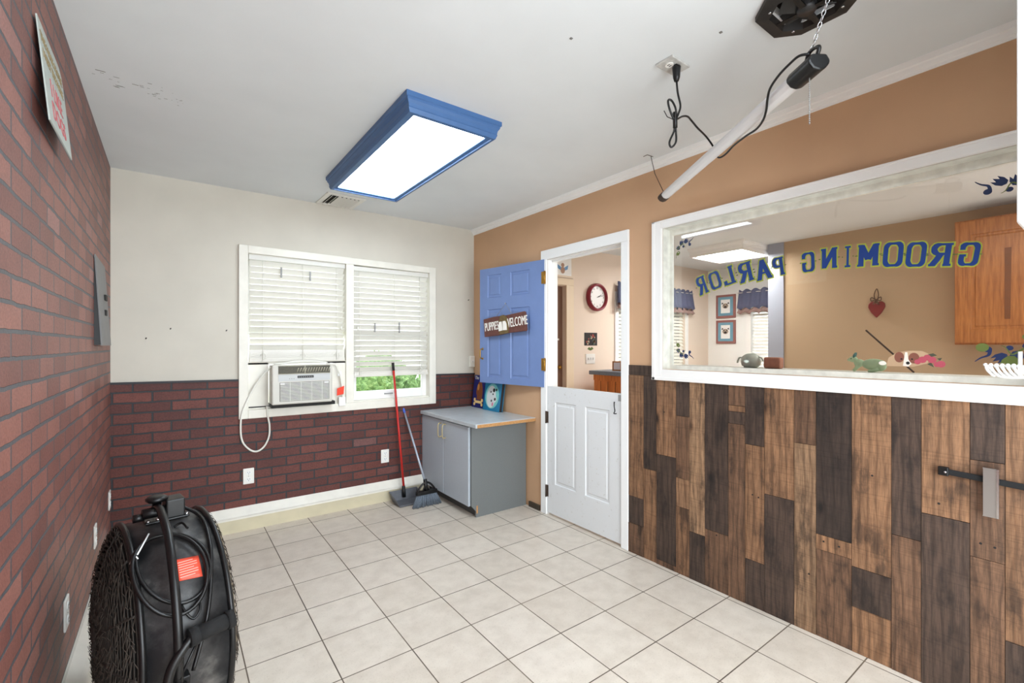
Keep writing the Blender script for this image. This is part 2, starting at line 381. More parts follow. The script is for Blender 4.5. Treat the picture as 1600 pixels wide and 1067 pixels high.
# ceiling with a recess for the exhaust duct
ce = struct('ceiling', MB().box(L-.4, 5.33, YF-.4, D+.4, H, H+.3).box(5.91, XN+.4, YF-.4, D+.4, H, H+.3).box(5.33, 5.91, YF-.4, 1.88, H, H+.3).box(5.33, 5.91, 2.43, D+.4, H, H+.3), 'ceil')
sc = MB()
rs = random.Random(3)
for i in range(34):
    u = rs.random(); x = -.92+u*1.1+rs.uniform(-.05, .05); y = 8.55+rs.uniform(-.28, .22)+u*.25
    l = rs.uniform(.015, .06)*(1.25-u); sc.box(x, x+l*1.5, y, y+l*.2, H-.003, H+.001)
for (x, y) in ((3.93, 4.1), (3.3, 3.4), (5.3, 2.95)): sc.box(x, x+.03, y, y+.03, H-.01, H+.001)
build('scuff_marks', sc, mat('grey scuffed paint', (128, 126, 122), .8), ce)

struct('wall_left', MB().box(L-.3, L, YF, D+.3, 0, H), 'brick_left')
wb = MB()
wx0, wx1, wz0, wz1 = 1.47, 6.37, 2.86, 6.70     # opening of the rear window
wb.box(L, wx0, D, D+.5, 0, H).box(wx1, R+.5, D, D+.5, 0, H).box(wx0, wx1, D, D+.5, wz1, H).box(wx0, wx1, D, D+.5, 0, wz0)
struct('wall_back', wb, 'wall_cream')
struct('wall_front', MB().box(L-.3, XN+.3, YF-.3, YF, 0, H), 'wall_cream')
# partition to the next room, with door and window openings
dy0, dy1, dz = 6.70, 9.20, 6.69
gy0, gy1, gz0, gz1 = .50, 5.665, 3.95, 6.79
def part(x0, x1):
    m = MB(); m.box(x0, x1, dy1, D, 0, H).box(x0, x1, dy0, dy1, dz, H).box(x0, x1, gy1, dy0, 0, H).box(x0, x1, gy0, gy1, 0, gz0).box(x0, x1, gy0, gy1, gz1, H).box(x0, x1, YF, gy0, 0, H)
    return m
struct('wall_right', part(R, R+.16), 'wall_tan')
struct('wall_right_far_side', part(R+.16, R+.33), 'wall_next')
# brick wainscot on the rear wall, dark cap strip
w = MB()
def ztop(x): return 3.60-.0125*(x-L)
def pan(x0, x1, z0, z1=None):
    a, b = (ztop(x0), ztop(x1)) if z1 is None else (z1, z1)
    w.hexa([(x0, D-.035, z0), (x1, D-.035, z0), (x1, D, z0), (x0, D, z0), (x0, D-.035, a), (x1, D-.035, b), (x1, D, b), (x0, D, a)])
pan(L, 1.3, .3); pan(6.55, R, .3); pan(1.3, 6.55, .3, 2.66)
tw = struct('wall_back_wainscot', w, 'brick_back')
w = MB()
for x0, x1 in ((L, 1.3), (6.55, R)):
    a, b = ztop(x0), ztop(x1); w.hexa([(x0, D-.06, a), (x1, D-.06, b), (x1, D, b), (x0, D, a), (x0, D-.06, a+.045), (x1, D-.06, b+.045), (x1, D, b+.045), (x0, D, a+.045)])
struct('trim_1', w, mat('charcoal cap strip', (48, 48, 52), .6))
# crown on the right wall
def extr(mb, prof, a, b, axis):   # profile list of (d, z) ; axis 'x' profile offset from R towards -x, run along y
    n = len(prof)
    if axis == 'R': A = [(R-d, a, z) for d, z in prof]; B = [(R-d, b, z) for d, z in prof]
    if axis == 'B': A = [(a, D-d, z) for d, z in prof]; B = [(b, D-d, z) for d, z in prof]
    if axis == 'L': A = [(L+d, a, z) for d, z in prof]; B = [(L+d, b, z) for d, z in prof]
    mb._add(A+B, [list(range(n)), [n+i for i in range(n)][::-1]]+[(i, (i+1) % n, n+(i+1) % n, n+i) for i in range(n)])
cp = [(0, 8.2), (0, 8.03), (.02, 8.03), (.03, 8.06), (.05, 8.07), (.07, 8.12), (.1, 8.13), (.11, 8.16), (.12, 8.2)]
m = MB(); extr(m, cp, YF, 5.86, 'R'); extr(m, cp, 5.868, D, 'R'); struct('trim_2', m, 'trim')
m = MB(); extr(m, [(0, 0), (0, .50), (.045, .50), (.10, .35), (.23, .33), (.23, 0)], L+.2, 6.25, 'B')
m2 = MB(); extr(m2, [(0, .49), (.04, .50), (.19, .30), (.24, .30), (.24, .34), (.2, .36), (.05, .535), (0, .535)], L+.2, 6.25, 'B')
bb = struct('baseboard_back', m, 'cream_dirty'); build('top_ledge', m2, 'cream_trim', bb)
m = MB(); extr(m, [(0, 0), (0, .47), (.03, .47), (.16, .40), (.2, .36), (.2, 0)], YF, D, 'L'); struct('baseboard_left', m, 'cream_trim')
m = MB(); m.box(R-.05, R, 9.5, 9.95, 0, .14); struct('dark_gap_right', m, mat('dark gap shade', (70, 60, 48), .7))  # dark strip put in for the shaded gap by the cabinet, no baseboard

# reclaimed plank wainscot
PL = [(6.505, 6.107, [('L', 3.8, 1.211), ('D', 1.211, 0.629), ('M', 0.629, 0.0)]), (6.107, 5.791, [('D', 3.8, 1.87), ('L', 1.87, 0.0)]), (5.791, 5.335, [('L', 3.8, 2.228), ('D', 2.228, 0.101), ('M', 0.101, 0.0)]), (5.335, 5.046, [('D', 3.8, 3.063), ('M', 3.063, 1.858), ('l', 1.858, 1.299), ('L', 1.299, 0.0)]), (5.046, 4.729, [('T', 3.8, 0.899), ('D', 0.899, 0.0)]), (4.729, 4.283, [('D', 3.8, 1.052), ('M', 1.052, 0.0)]), (4.283, 3.987, [('M', 3.8, 3.379), ('L', 3.379, 3.273), ('D', 3.273, 3.06), ('M', 3.06, 0.0)]), (3.987, 3.669, [('D', 3.8, 2.741), ('L', 2.741, 0.782), ('D', 0.782, 0.0)]), (3.669, 3.212, [('L', 3.8, 1.967), ('D', 1.967, 0.0)]), (3.212, 2.904, [('M', 3.8, 2.898), ('T', 2.898, 0.0)]), (2.904, 2.444, [('B', 3.8, 1.557), ('L', 1.557, 1.33), ('M', 1.33, 0.0)]), (2.444, 1.987, [('L', 3.8, 1.238), ('D', 1.238, 0.657), ('L', 0.657, 0.0)]), (1.987, 1.675, [('D', 3.8, 1.851), ('M', 1.851, 0.0)]), (1.675, 1.214, [('L', 3.8, 2.234), ('D', 2.234, 0.0)]), (1.214, 0.916, [('D', 3.8, 3.025), ('M', 3.025, 1.837), ('M', 1.837, 0.0)]), (0.916, 0.552, [('L', 3.8, 0.942), ('D', 0.942, 0.0)])]
TONE = dict(L=(134, 101, 74), l=(142, 110, 83), M=(110, 83, 63), D=(74, 59, 50), T=(146, 117, 90), B=(54, 43, 37))
y = .552
while y > YF+.1:
    wd = random.choice((.3, .36, .45)); z = random.uniform(.8, 2.6); ks = random.sample('LDMLD', 2)
    PL.append((y, max(y-wd, YF), [(ks[0], 3.8, z), (ks[1], z, 0)])); y -= wd
me_v, me_f, tones, rnds = [], [], [], []
def plank(y0, y1, z0, z1, tn):
    g = .003; x0, x1 = R-.045+random.uniform(-.006, .006), R
    b = len(me_v)
    me_v.extend([(x, y_, z_) for x in (x0, x1) for y_ in (min(y0, y1)+g, max(y0, y1)-g) for z_ in (z0+g, z1-g)])
    c = rgb(*TONE[tn]); k = random.uniform(.88, 1.12); rr = (random.uniform(0, 50), random.uniform(0, 50), random.uniform(0, 50), 1)
    for f in [(0, 1, 3, 2), (4, 6, 7, 5), (0, 4, 5, 1), (2, 3, 7, 6), (0, 2, 6, 4), (1, 5, 7, 3)]:
        me_f.append([b+i for i in f]); tones.append((c[0]*k, c[1]*k, c[2]*k, 1)); rnds.append(rr)
for (ya, yb, segs) in PL:
    for tn, za, zb in segs: plank(ya, yb, zb, za, tn)
yy = 6.5
for ln, tn in ((.62, 'D'), (1.0, 'M'), (1.5, 'L'), (1.2, 'D'), (1.9, 'D'), (1.4, 'B'), (1.6, 'M'), (1.1, 'D')):
    plank(yy, max(yy-ln, YF), 3.8, 4.015, tn) if yy > 5.9 else plank(yy, max(yy-ln, YF), 3.8, 3.95, tn)
    yy -= ln
    if yy < YF+.2: break
me = bpy.data.meshes.new('plank_wainscot'); org = Vector((R, 1.2, 0)); me.from_pydata([(Vector(v)-org)*S for v in me_v], [], me_f)
me.materials.append(M['plank'])
for nm, vals in (('tone', tones), ('rnd', rnds)):
    at = me.attributes.new(nm, 'FLOAT_COLOR', 'FACE')
    for i, v in enumerate(vals): at.data[i].color = v
bmx = bmesh.new(); bmx.from_mesh(me); bmesh.ops.recalc_face_normals(bmx, faces=bmx.faces); bmx.to_mesh(me); bmx.free()
ow = bpy.data.objects.new('wall_right_wainscot', me); C.objects.link(ow); ow.location = org*S; ow['kind'] = 'structure'; ORG[ow] = org
nm_ = MB()
for (yv, zv) in ((1.12, 2.02), (1.0, 2.01), (2.80, 1.47), (2.6, 1.46), (3.86, 1.9), (3.76, 1.88), (4.5, 1.0), (5.6, 3.1), (3.0, .9), (2.2, 2.6), (1.5, 2.4)):
    nm_.prism(circle(.014, 8), frameM((R-.0525, yv, zv), (0, 1, 0), (0, 0, 1)), .004)
build('nail_holes', nm_, 'dark_slot', ow)

# ---------------------------------------------------------------- rear window (window_1)
wn = thing('window_1', None, None, (3.92, D, 2.65), kind='structure')
m = MB(); t0, t1 = D-.09, D
m.box(1.30, 1.50, t0, t1, 2.65, 6.87).box(6.34, 6.55, t0, t1, 2.65, 6.82)
m.hexa([(1.50, t0, 6.68), (6.34, t0, 6.64), (6.34, t1, 6.64), (1.50, t1, 6.68), (1.50, t0, 6.87), (6.34, t0, 6.82), (6.34, t1, 6.82), (1.50, t1, 6.87)])
m.box(1.50, 6.34, t0, t1, 2.65, 2.86)
build('casing', m, 'cream_trim', wn, bevel=.012)
build('jamb', MB().box(1.47, 1.5, D, D+.5, 2.86, 6.7).box(6.34, 6.37, D, D+.5, 2.86, 6.7).box(1.5, 6.34, D, D+.5, 6.67, 6.7).box(1.5, 6.34, D, D+.5, 2.86, 2.89), 'cream_trim', wn)
build('mullion', MB().box(3.84, 4.05, D-.07, D+.5, 2.86, 6.68), 'cream_trim', wn, bevel=.01)
for (x0, x1, z0, z1, nm) in ((4.05, 6.34, 2.89, 4.75, 'lower_sash'), (4.05, 6.34, 4.7, 6.67, 'upper_sash'), (1.5, 3.84, 4.7, 6.67, 'upper_sash')):
    yy = D+.16 if nm == 'lower_sash' else D+.28
    b = .14 if nm == 'lower_sash' else .1; m = MB(); m.box(x0, x0+b, yy, yy+.11, z0, z1).box(x1-b, x1, yy, yy+.11, z0, z1).box(x0+b, x1-b, yy, yy+.11, z0, z0+.24 if nm == 'lower_sash' else z0+b).box(x0+b, x1-b, yy, yy+.11, z1-b, z1)
    so = build(nm, m, 'trim', wn, bevel=.01)
    build('glass_pane', MB().box(x0+b, x1-b, yy+.05, yy+.06, z0+b, z1-b), 'glass', so)
    if nm == 'lower_sash': build('sash_lift', MB().box(5.0, 5.25, yy-.05, yy, z0+.12, z0+.155), 'grey_mid', so)

# blinds
def blind(x0, x1, zt, zb, label, n_stack, gcord):
    xm = (x0+x1)/2; t = thing('window_blind', label, 'blind', (xm, D+.08, zb), 'white slatted blinds in the rear window')
    build('head_rail', MB().box(x0, x1, D-.01, D+.16, zt-.13, zt), 'slat', t, bevel=.01)
    m = MB(); pitch = .149; z = zt-.2; ang = math.radians(48); k = 0
    zs_end = zb+.085+n_stack*.032
    while z > zs_end+.03:
        mt = Matrix.Translation((xm, D+.075, z)) @ Matrix.Rotation(-ang+random.uniform(-.03, .03), 4, 'X')
        m.box(-(x1-x0)/2+.02, (x1-x0)/2-.02, -.082, .082, -.006, .006, mt); z -= pitch; k += 1
    build('slats', m, 'slat', t)
    m = MB()
    for i in range(n_stack): m.box(x0+.02, x1-.02, D+.0, D+.15, zb+.085+i*.032, zb+.114+i*.032)
    if n_stack: build('stacked_slats', m, 'slat_grey', t)
    build('bottom_rail', MB().box(x0+.01, x1-.01, D-.01, D+.16, zb, zb+.085), 'slat_grey', t, bevel=.01)
    m = MB()
    for fx in gcord:
        x = x0+(x1-x0)*fx
        m.tube([(x, D-.022, zt-.14), (x+.01, D-.022, (zt+zb)/2), (x, D-.022, zb+.05)], .006, 5)
        for q in range(2 if n_stack else 0): m.tube(catmull([(x-.06, D-.03, zb+.16), (x+.03, D-.04, zb+.22), (x+.08, D-.035, zb+.12), (x-.02, D-.04, zb+.08-.06*q)], 4), .006, 5)
    build('ladder_cord', m, 'cordw', t)
    return t
b1 = blind(1.52, 3.83, 6.67, 4.02, 'white slatted blind above the air conditioner, bottom slats bunched up', 7, (.13, .53, .9))
b2 = blind(4.06, 6.33, 6.64, 3.55, 'white slatted blind in the right half of the window, lowered nearly to the sill', 2, (.07, .52, .87))
for bl, pts in ((b1, [(2.238, 6.411, 6.150), (2.924, 6.362, 6.126)]), (b2, [(4.655, 5.066, 4.811), (5.385, 5.106, 4.804)])):
    for x, za, zb in pts: build_each('clip', MB().box(x-.02, x+.02, D-.035, D-.02, zb, za), 'grey_mid', bl)
for (x, z) in ((3.72, 4.85), (4.17, 4.85)):
    build('cord_tassel', MB().lathe([(.012, 0), (.03, .02), (.02, .08), (.008, .1)], Matrix.Translation((x, D-.04, z)), 10), 'cordw', b1 if x < 4 else b2)

# air conditioner
ac = thing('air_conditioner', 'white window air conditioner with louvred grille under the left blind', 'air conditioner', (2.65, D-.2, 2.97))
ax0, ax1, az0, az1, ay = 1.95, 3.36, 2.98, 3.96, D-.5
build('cabinet', MB().box(ax0+.02, ax1-.02, ay+.1, D+.6, az0, az1-.02), M['ac_shell'], ac, bevel=.02)
m = MB(); m.box(ax0, ax1, ay, ay+.12, az0, az1)
build('front_frame', m, 'ac_shell', ac, bevel=.03)
m = MB(); gx0, gx1 = ax0+.14, ax1-.06
m.box(gx0, gx1, ay-.006, ay, 3.73, 3.93); vent = build('air_outlet', m, 'dark_slot', ac)
m = MB()
for i in range(6): m.box(gx0, gx1, ay-.016, ay-.006, 3.745+i*.032, 3.752+i*.032)
m.box(gx0, gx1, ay-.02, ay-.006, 3.725, 3.735).box(gx0, gx1, ay-.02, ay-.006, 3.925, 3.935).box((gx0+gx1)/2-.01, (gx0+gx1)/2+.01, ay-.02, ay-.006, 3.73, 3.93)
for i in range(14):
    x = gx0+.42+i*.062
    if x < gx1-.03: m.tube([(x, ay-.012, 3.77), (x+.04, ay-.012, 3.88)], .01, 5)
build('louvers', m, mat('tan grille fins', (178, 172, 150), .5), vent)
build('control_panel', MB().box(gx0, gx1, ay-.008, ay, 3.55, 3.72), 'ac_panel', ac)
build('display', MB().box(2.52, 2.90, ay-.014, ay-.008, 3.62, 3.68), 'black', ac)
m = MB()
for i in range(7): m.box(2.545+i*.05, 2.565+i*.05, ay-.017, ay-.014, 3.64, 3.655)
for i in range(3): m.box(2.43-i*.05, 2.45-i*.05, ay-.011, ay-.008, 3.6, 3.62)
build_each('button', m, 'grey_mid', ac)
m = MB(); m.box(gx0+.03, gx1-.02, ay-.004, ay, 3.06, 3.52); gb = build('intake_recess', m, mat('grey intake shade', (84, 83, 79), .7), ac)
m = MB()
for i in range(13): m.box(gx0+.04, gx1-.03, ay-.014, ay-.004, 3.075+i*.0345, 3.091+i*.0345)
for x in (2.35, 2.6, 2.85, 3.1): m.box(x, x+.006, ay-.012, ay-.004, 3.06, 3.52)
build('intake_grille', m, 'white_pl', gb)
build_each('filter_tab', MB().box(gx0+.04, gx0+.14, ay-.02, ay-.01, 3.48, 3.51).box(gx1-.14, gx1-.04, ay-.02, ay-.01, 3.48, 3.51), 'white_bright', gb)
build('under_gap_dark', MB().box(ax0+.02, ax1+.1, ay+.12, D+.3, 2.895, 2.98), 'dark_slot', ac)  # dark block standing in for the shade of the sill gap below
cord = [(3.40,D-.2,3.86),(3.231,D-.3,3.985),(2.681,D-.3,4.03),(2.231,D-.3,3.985),(2.0,D-.25,3.92),(1.70,D-.12,3.55),(1.50,D-.11,3.16),(1.36,D-.11,2.77),(1.338,D-.11,2.351),(1.391,D-.11,2.083),(1.54,D-.11,1.894),(1.691,D-.11,1.842),(1.844,D-.11,1.947),(1.943,D-.11,2.173),(1.957,D-.11,2.441),(1.92,D-.11,2.683),(1.90,D-.11,2.93)]
build('power_cord', MB().tube(catmull(cord, 8), .022, 8), 'cordw', ac)
build('plug_cord', MB().tube(catmull([(3.36,D-.2,3.95),(3.50,D-.2,3.93),(3.60,D-.15,3.78),(3.68,D-.12,3.56),(3.72,D-.12,3.3),(3.74,D-.12,3.06),(3.70,D-.1,2.90)], 6), .025, 8), 'cordw', ac)
build_each('plug_box', MB().box(3.60, 3.70, D-.14, D-.09, 3.60, 3.74).box(3.62, 3.80, D-.17, D-.09, 2.80, 3.04), 'white_bright', ac, bevel=.02)
build('warning_tag', MB().hexa([(3.56, D-.19, 3.09), (3.74, D-.17, 3.12), (3.74, D-.16, 3.12), (3.56, D-.18, 3.09), (3.57, D-.19, 3.28), (3.76, D-.17, 3.34), (3.76, D-.16, 3.34), (3.57, D-.18, 3.28)]), mat('bright red tag', (246, 70, 44), .6), ac)
m = MB(); m.box(1.5, 1.95, D+.02, D+.06, 2.89, 4.0).box(3.36, 3.84, D+.02, D+.06, 2.89, 4.0).box(1.5, 3.84, D+.02, D+.06, 3.96, 4.03)
pn = build('filler_panel', m, 'cream_trim'); tag(pn, 'cream filler panels boxing in the sides of the air conditioner', 'panel')
build('slot', MB().box(1.52, 1.95, D+.0, D+.02, 2.90, 2.925), 'dark_slot', pn)

# ---------------------------------------------------------------- outlets and switches
def outlet(o, xa, up, nrm, label, parent_name='wall_outlet'):
    xa, up, nrm = Vector(xa), Vector(up), Vector(nrm); o = Vector(o)
    t = thing(parent_name, label, 'outlet', o, 'white wall outlets')
    F = Matrix((xa, up, nrm)).transposed().to_4x4(); F.translation = o
    m = MB(); w_, h_ = .118, .19; m.box(-w_, w_, -h_, h_, 0, .025, F); build('cover_plate', m, 'plate', t, bevel=.012)
    for s_ in (-1, 1):
        m = MB(); m.prism(circle(.055, 16, 0, s_*.082, .05), F, .034); rc = build('receptacle', m, 'white_bright', t)
        m = MB()
        for dx in (-.024, .02): m.box(dx, dx+.008, s_*.082-.005, s_*.082+.028, .033, .036, F)
        m.prism(circle(.009, 8, 0, s_*.082-.026), F @ Matrix.Translation((0, 0, .033)), .003); build('slots', m, 'dark_slot', rc)
    build_each('screw', MB().prism(circle(.01, 8), F @ Matrix.Translation((0, 0, .025)), .004), 'grey_mid', t)
    return t
outlet((1.512, D-.036, 1.252), (1, 0, 0), (0, 0, 1), (0, -1, 0), 'white outlet on the rear brick below the air conditioner')
outlet((4.943, D-.036, 1.249), (1, 0, 0), (0, 0, 1), (0, -1, 0), 'white outlet on the rear brick beside the red dustpan pole')
outlet((L+.001, 7.70, 1.19), (0, 1, 0), (0, 0, 1), (1, 0, 0), 'white outlet plate on the left brick wall nearest the fan')
outlet((L+.001, 10.33, 1.25), (0, 1, 0), (0, 0, 1), (1, 0, 0), 'white outlet plate midway along the left brick wall')
outlet((L+.001, 12.55, 1.25), (0, 1, 0), (0, 0, 1), (1, 0, 0), 'white plate low on left brick wall in the far corner')
t = thing('light_switch', 'white light switch plate on the cream wall in the rear right corner', 'switch', (7.86, D, 3.90))
build('switch_plate', MB().box(7.78, 7.955, D-.09, D, 3.73, 4.09), 'cream_trim', t, bevel=.01)
build('toggle', MB().box(7.86, 7.885, D-.13, D-.09, 3.89, 3.95), 'white_bright', t)
# small marks on cream wall
m = MB()
for x, z in ((-.02, 4.80), (1.05, 4.78), (-.45, 4.58), (7.75, 5.9)): m.tube([(x, D, z), (x+.01, D-.05, z+.015)], .012, 6)
q = build('nail', m, 'dark_slot', bpy.data.objects['wall_back'])

# ---------------------------------------------------------------- ceiling light
def lightfix(loc, x0, x1, y0, y1, frame, lens, label, zl=7.92, glow=True):
    cx, cy = (x0+x1)/2, (y0+y1)/2
    t = thing('ceiling_light', label, 'ceiling light', (cx, cy, H))
    prof = [(0, H), (0, H-.07), (.02, H-.085), (.022, H-.11), (.05, H-.15), (.06, H-.2), (.055, H-.22), (.068, zl+.03), (.078, zl), (.125, zl-.004), (.13, zl+.022), (.2, zl+.026), (.205, zl+.05), (.205, H)]
    m = MB(); n = len(prof); vv = []
    for (a, b) in ((0, 0), (1, 0), (1, 1), (0, 1)):
        for d, z in prof: vv.append((x0+d if a == 0 else x1-d, y0+d if b == 0 else y1-d, z))
    m._add(vv, [(c*n+i, ((c+1) % 4)*n+i, ((c+1) % 4)*n+i+1, c*n+i+1) for c in range(4) for i in range(n-1)])
    build('frame', m, frame, t)
    build('lens', MB().box(x0+.2, x1-.2, y0+.2, y1-.2, zl+.045, zl+.06), lens, t)
    return t
lf = lightfix(None, 2.78, 4.49, 6.36, 10.78, 'blue_frame', 'lens', 'rectangular ceiling light in a blue crown moulding frame with a bright white lens')
c2 = copy_thing(lf, (3.635, -1.2, H), 'added blue framed ceiling light, unseen behind the camera position')  # extra copy of the fixture, added out of view to brighten the room

# ceiling vent
t = thing('ceiling_vent', 'white ceiling air vent between the blue light and the rear wall', 'vent', (3.54, 12.29, H))
F = Matrix.Translation((3.54, 12.29, H)) @ Matrix.Rotation(math.radians(2), 4, 'Z')
m = MB(); X, Y_ = .48, .53
m.box(-X, X, -Y_, -Y_+.13, -.03, 0, F).box(-X, X, Y_-.13, Y_, -.03, 0, F).box(-X, -X+.12, -Y_+.13, Y_-.13, -.03, 0, F).box(X-.12, X, -Y_+.13, Y_-.13, -.03, 0, F)
build('frame', m, 'white_pl', t, bevel=.006); build('duct_opening', MB().box(-X+.1, X-.1, -Y_+.1, Y_-.1, -.006, -.001, F), 'dark_slot', t)
m = MB()
for i in range(7): m.box(-.05, .05, -.38, .38, -.004, .004, F @ Matrix.Translation((-.32+i*.105, 0, -.028)) @ Matrix.Rotation(math.radians(-52 if i < 2 else 40), 4, 'Y'))
build('louver', m, 'white_pl', t)

# ---------------------------------------------------------------- ceiling outlet + shop light + cord
o_ = Vector((5.415, 3.69, H)); t = thing('ceiling_outlet', 'square white outlet plate on the ceiling with a black plug in it', 'outlet', o_)
F = Matrix.Translation(o_) @ Matrix.Rotation(PI, 4, 'X')
build('cover_plate', MB().box(-.2, .2, -.13, .13, 0, .03, F), mat('grimy white plate', (196, 195, 190), .5, vary=.15, scale=60), t, bevel=.01)
m = MB(); m.prism(circle(.055, 16, -.08, .0), F, .042); rc = build('receptacle', m, 'plate', t)
m = MB()
for dx in (-.105, -.07): m.box(dx, dx+.01, -.02, .02, .04, .045, F)
build('slots', m, 'dark_slot', rc)
sl = thing('shop_light', 'white tube shop light hanging by chains from the ceiling over the window', 'shop light', (6.41, 3.65, 7.2))
A, B = Vector((7.6, 5.40, 7.28)), Vector((5.22, 1.91, 7.28)); dv = (B-A).normalized(); sd = Vector((0, 0, 1)).cross(dv)
def tube_sec(a, b, prof, mb):   # prof in (side, z)
    n = len(prof); P0 = [A+dv*a+sd*u+Vector((0, 0, v)) for u, v in prof]; P1 = [A+dv*b+sd*u+Vector((0, 0, v)) for u, v in prof]
    mb._add(P0+P1, [list(range(n))[::-1], [n+i for i in range(n)]]+[(i, (i+1) % n, n+(i+1) % n, n+i) for i in range(n)], False)
Ln = (B-A).length
hp = [(-.09, .0), (-.085, -.03), (-.05, -.07), (0, -.085), (.05, -.07), (.085, -.03), (.09, .0), (.06, .05), (-.06, .05)]
m = MB(); tube_sec(.15, Ln-.3, hp, m); build('tube_housing', m, 'tube_white', sl, bevel=.006)
m = MB(); tube_sec(-.02, .17, [(u*1.12, v*1.08) for u, v in hp], m); build('end_cap', m, 'rust', sl, bevel=.01)
m = MB(); tube_sec(Ln-.32, Ln+.05, [(u*1.25, v*1.25) for u, v in hp], m); build('end_box', m, 'black', sl, bevel=.02)
m = MB(); m.tube(catmull([B+Vector((0, 0, .04)), B+dv*.04+Vector((0, 0, .13)), B-dv*.1+Vector((0, 0, .16)), B-dv*.16+Vector((0, 0, .06))], 5), .02, 6); build('hanger_loop', m, 'black', sl)
m = MB(); p0 = B-dv*.08+Vector((0, 0, .15)); p1 = Vector((5.10, 1.62, H))
nl = 17
for i in range(nl):
    a = p0.lerp(p1, i/nl); b = p0.lerp(p1, (i+1.15)/nl); c = (a+b)/2; ax_ = (b-a)/2; side = (dv if i % 2 else sd)*.018
    m.tube([c+ax_*math.cos(q)+side*math.sin(q) for q in [2*PI*k/10 for k in range(10)]], .005, 5, closed=True)
build('chain', m, 'chrome', sl)
build('hang_wire', MB().tube([A+dv*.07+Vector((0, 0, .05)), Vector((7.62, 5.60, 7.8)), Vector((7.67, 5.73, H))], .007, 5), 'rust', sl)
m = MB(); pc = B-dv*.1+Vector((0, 0, -.1))
for i in range(22): m.ell(pc+Vector((.0, 0, -.022*i)), (.008, .008, .008), 6, 4)
m.tube([pc, pc+Vector((0, 0, -.48))], .003, 5); build('pull_chain', m, 'grey_mid', sl)
cord = [(5.421,3.641,7.972),(5.434,3.631,7.802),(5.462,3.610,7.631),(5.441,3.626,7.520),(5.407,3.651,7.417),(5.437,3.691,7.312),(5.389,3.727,7.166),(5.409,3.711,7.097),(5.458,3.676,7.166),(5.458,3.676,7.312),(5.400,3.656,7.434),(5.370,3.616,7.545),(5.329,3.647,7.664),(5.288,3.677,7.673),(5.302,3.667,7.562),(5.393,3.661,7.451),(5.472,3.665,7.476),(5.616,3.683,7.560),(5.763,3.699,7.610),(5.896,3.725,7.605),(6.061,3.728,7.544),(6.335,3.773,7.525),(6.498,3.777,7.456),(6.584,3.776,7.391),(6.52,3.68,7.22),(6.42,3.52,7.18),(6.24,3.29,7.19),(6.012,3.017,7.153),(5.871,2.811,7.13),(5.729,2.667,7.14),(5.604,2.573,7.18),(5.48,2.50,7.25),(5.37,2.42,7.30),(5.24,2.27,7.33),(5.17,2.13,7.36),(5.13,2.03,7.37),(5.16,1.95,7.36)]
pcx = build('power_cord', MB().tube(catmull(cord, 6), .0135, 7), 'black', sl)
m = MB(); m.lathe([(.03, 0), (.045, .05), (.055, .17), (.055, .19)], Matrix.Translation((5.421, 3.641, 7.955)), 12)
m.box(5.385, 5.457, 3.62, 3.66, 8.12, 8.17); build('plug', m, 'black', sl)
m = MB(); m.tube([(5.40, 3.65, 7.54), (5.42, 3.66, 7.34)], .03, 8); m.tube([(5.41, 3.66, 7.44), (5.30, 3.70, 7.47), (5.23, 3.70, 7.53)], .006, 5); build('cord_tie', m, 'black', sl)
m = MB(); m.tube([(7.70, 5.70, 8.18), (7.55, 5.72, 8.19), (7.50, 5.78, 8.16)], .006, 5); build('ceiling_hook', m, 'rust', sl)

# octagonal exhaust
t = thing('exhaust_fan', 'black octagonal exhaust fan housing set in the ceiling, coated in dust', 'exhaust fan', (5.62, 2.14, H))
oc = [(5.17, 2.37), (5.40, 2.60), (5.87, 2.60), (6.07, 2.38), (6.07, 1.92), (5.88, 1.72), (5.38, 1.70), (5.17, 1.92)]
cxx, cyy = 5.62, 2.15
inner = [(cxx+(x-cxx)*.72, cyy+(y-cyy)*.72) for x, y in oc]; deep = [(cxx+(x-cxx)*.58, cyy+(y-cyy)*.58) for x, y in oc]
m = MB(); n = 8
vv = [(x, y, H) for x, y in oc]+[(x, y, H-.05) for x, y in oc]+[(x, y, H-.07) for x, y in inner]+[(x, y, H+.16) for x, y in deep]
m._add(vv, [(r_*n+i, r_*n+(i+1) % n, (r_+1)*n+(i+1) % n, (r_+1)*n+i) for r_ in range(3) for i in range(n)]+[[3*n+i for i in range(n)]])
build('housing', m, mat('grimy black steel', (38, 34, 31), .6, vary=.5, scale=22), t, fix=True)
m = MB()
for i in range(6):
    a = i*PI/3+.3; m.box(.04, .27, -.07, .07, -.006, .006, Matrix.Translation((cxx, cyy, H-.03)) @ Matrix.Rotation(a, 4, 'Z') @ Matrix.Rotation(.5, 4, 'X'))
build_each('blade', m, mat('greasy dark blade', (34, 32, 30), .45), t)
build('motor', MB().lathe([(.09, 0), (.1, .03), (.1, .14), (.0, .16)], Matrix.Translation((cxx, cyy, H-.1)), 20), 'drum', t)
m = MB(); m.box(cxx-.36, cxx+.36, cyy-.03, cyy+.03, H-.095, H-.075); m.box(cxx-.03, cxx+.03, cyy-.3, cyy+.3, H-.09, H-.08); build('bracket', m, 'black', t)
m = MB()
for x, y in ((5.36, 2.42), (5.9, 2.4), (5.9, 1.9)): m.ell((x, y, H-.07), (.018, .018, .01), 8, 6)
build_each('screw', m, 'chrome', t)

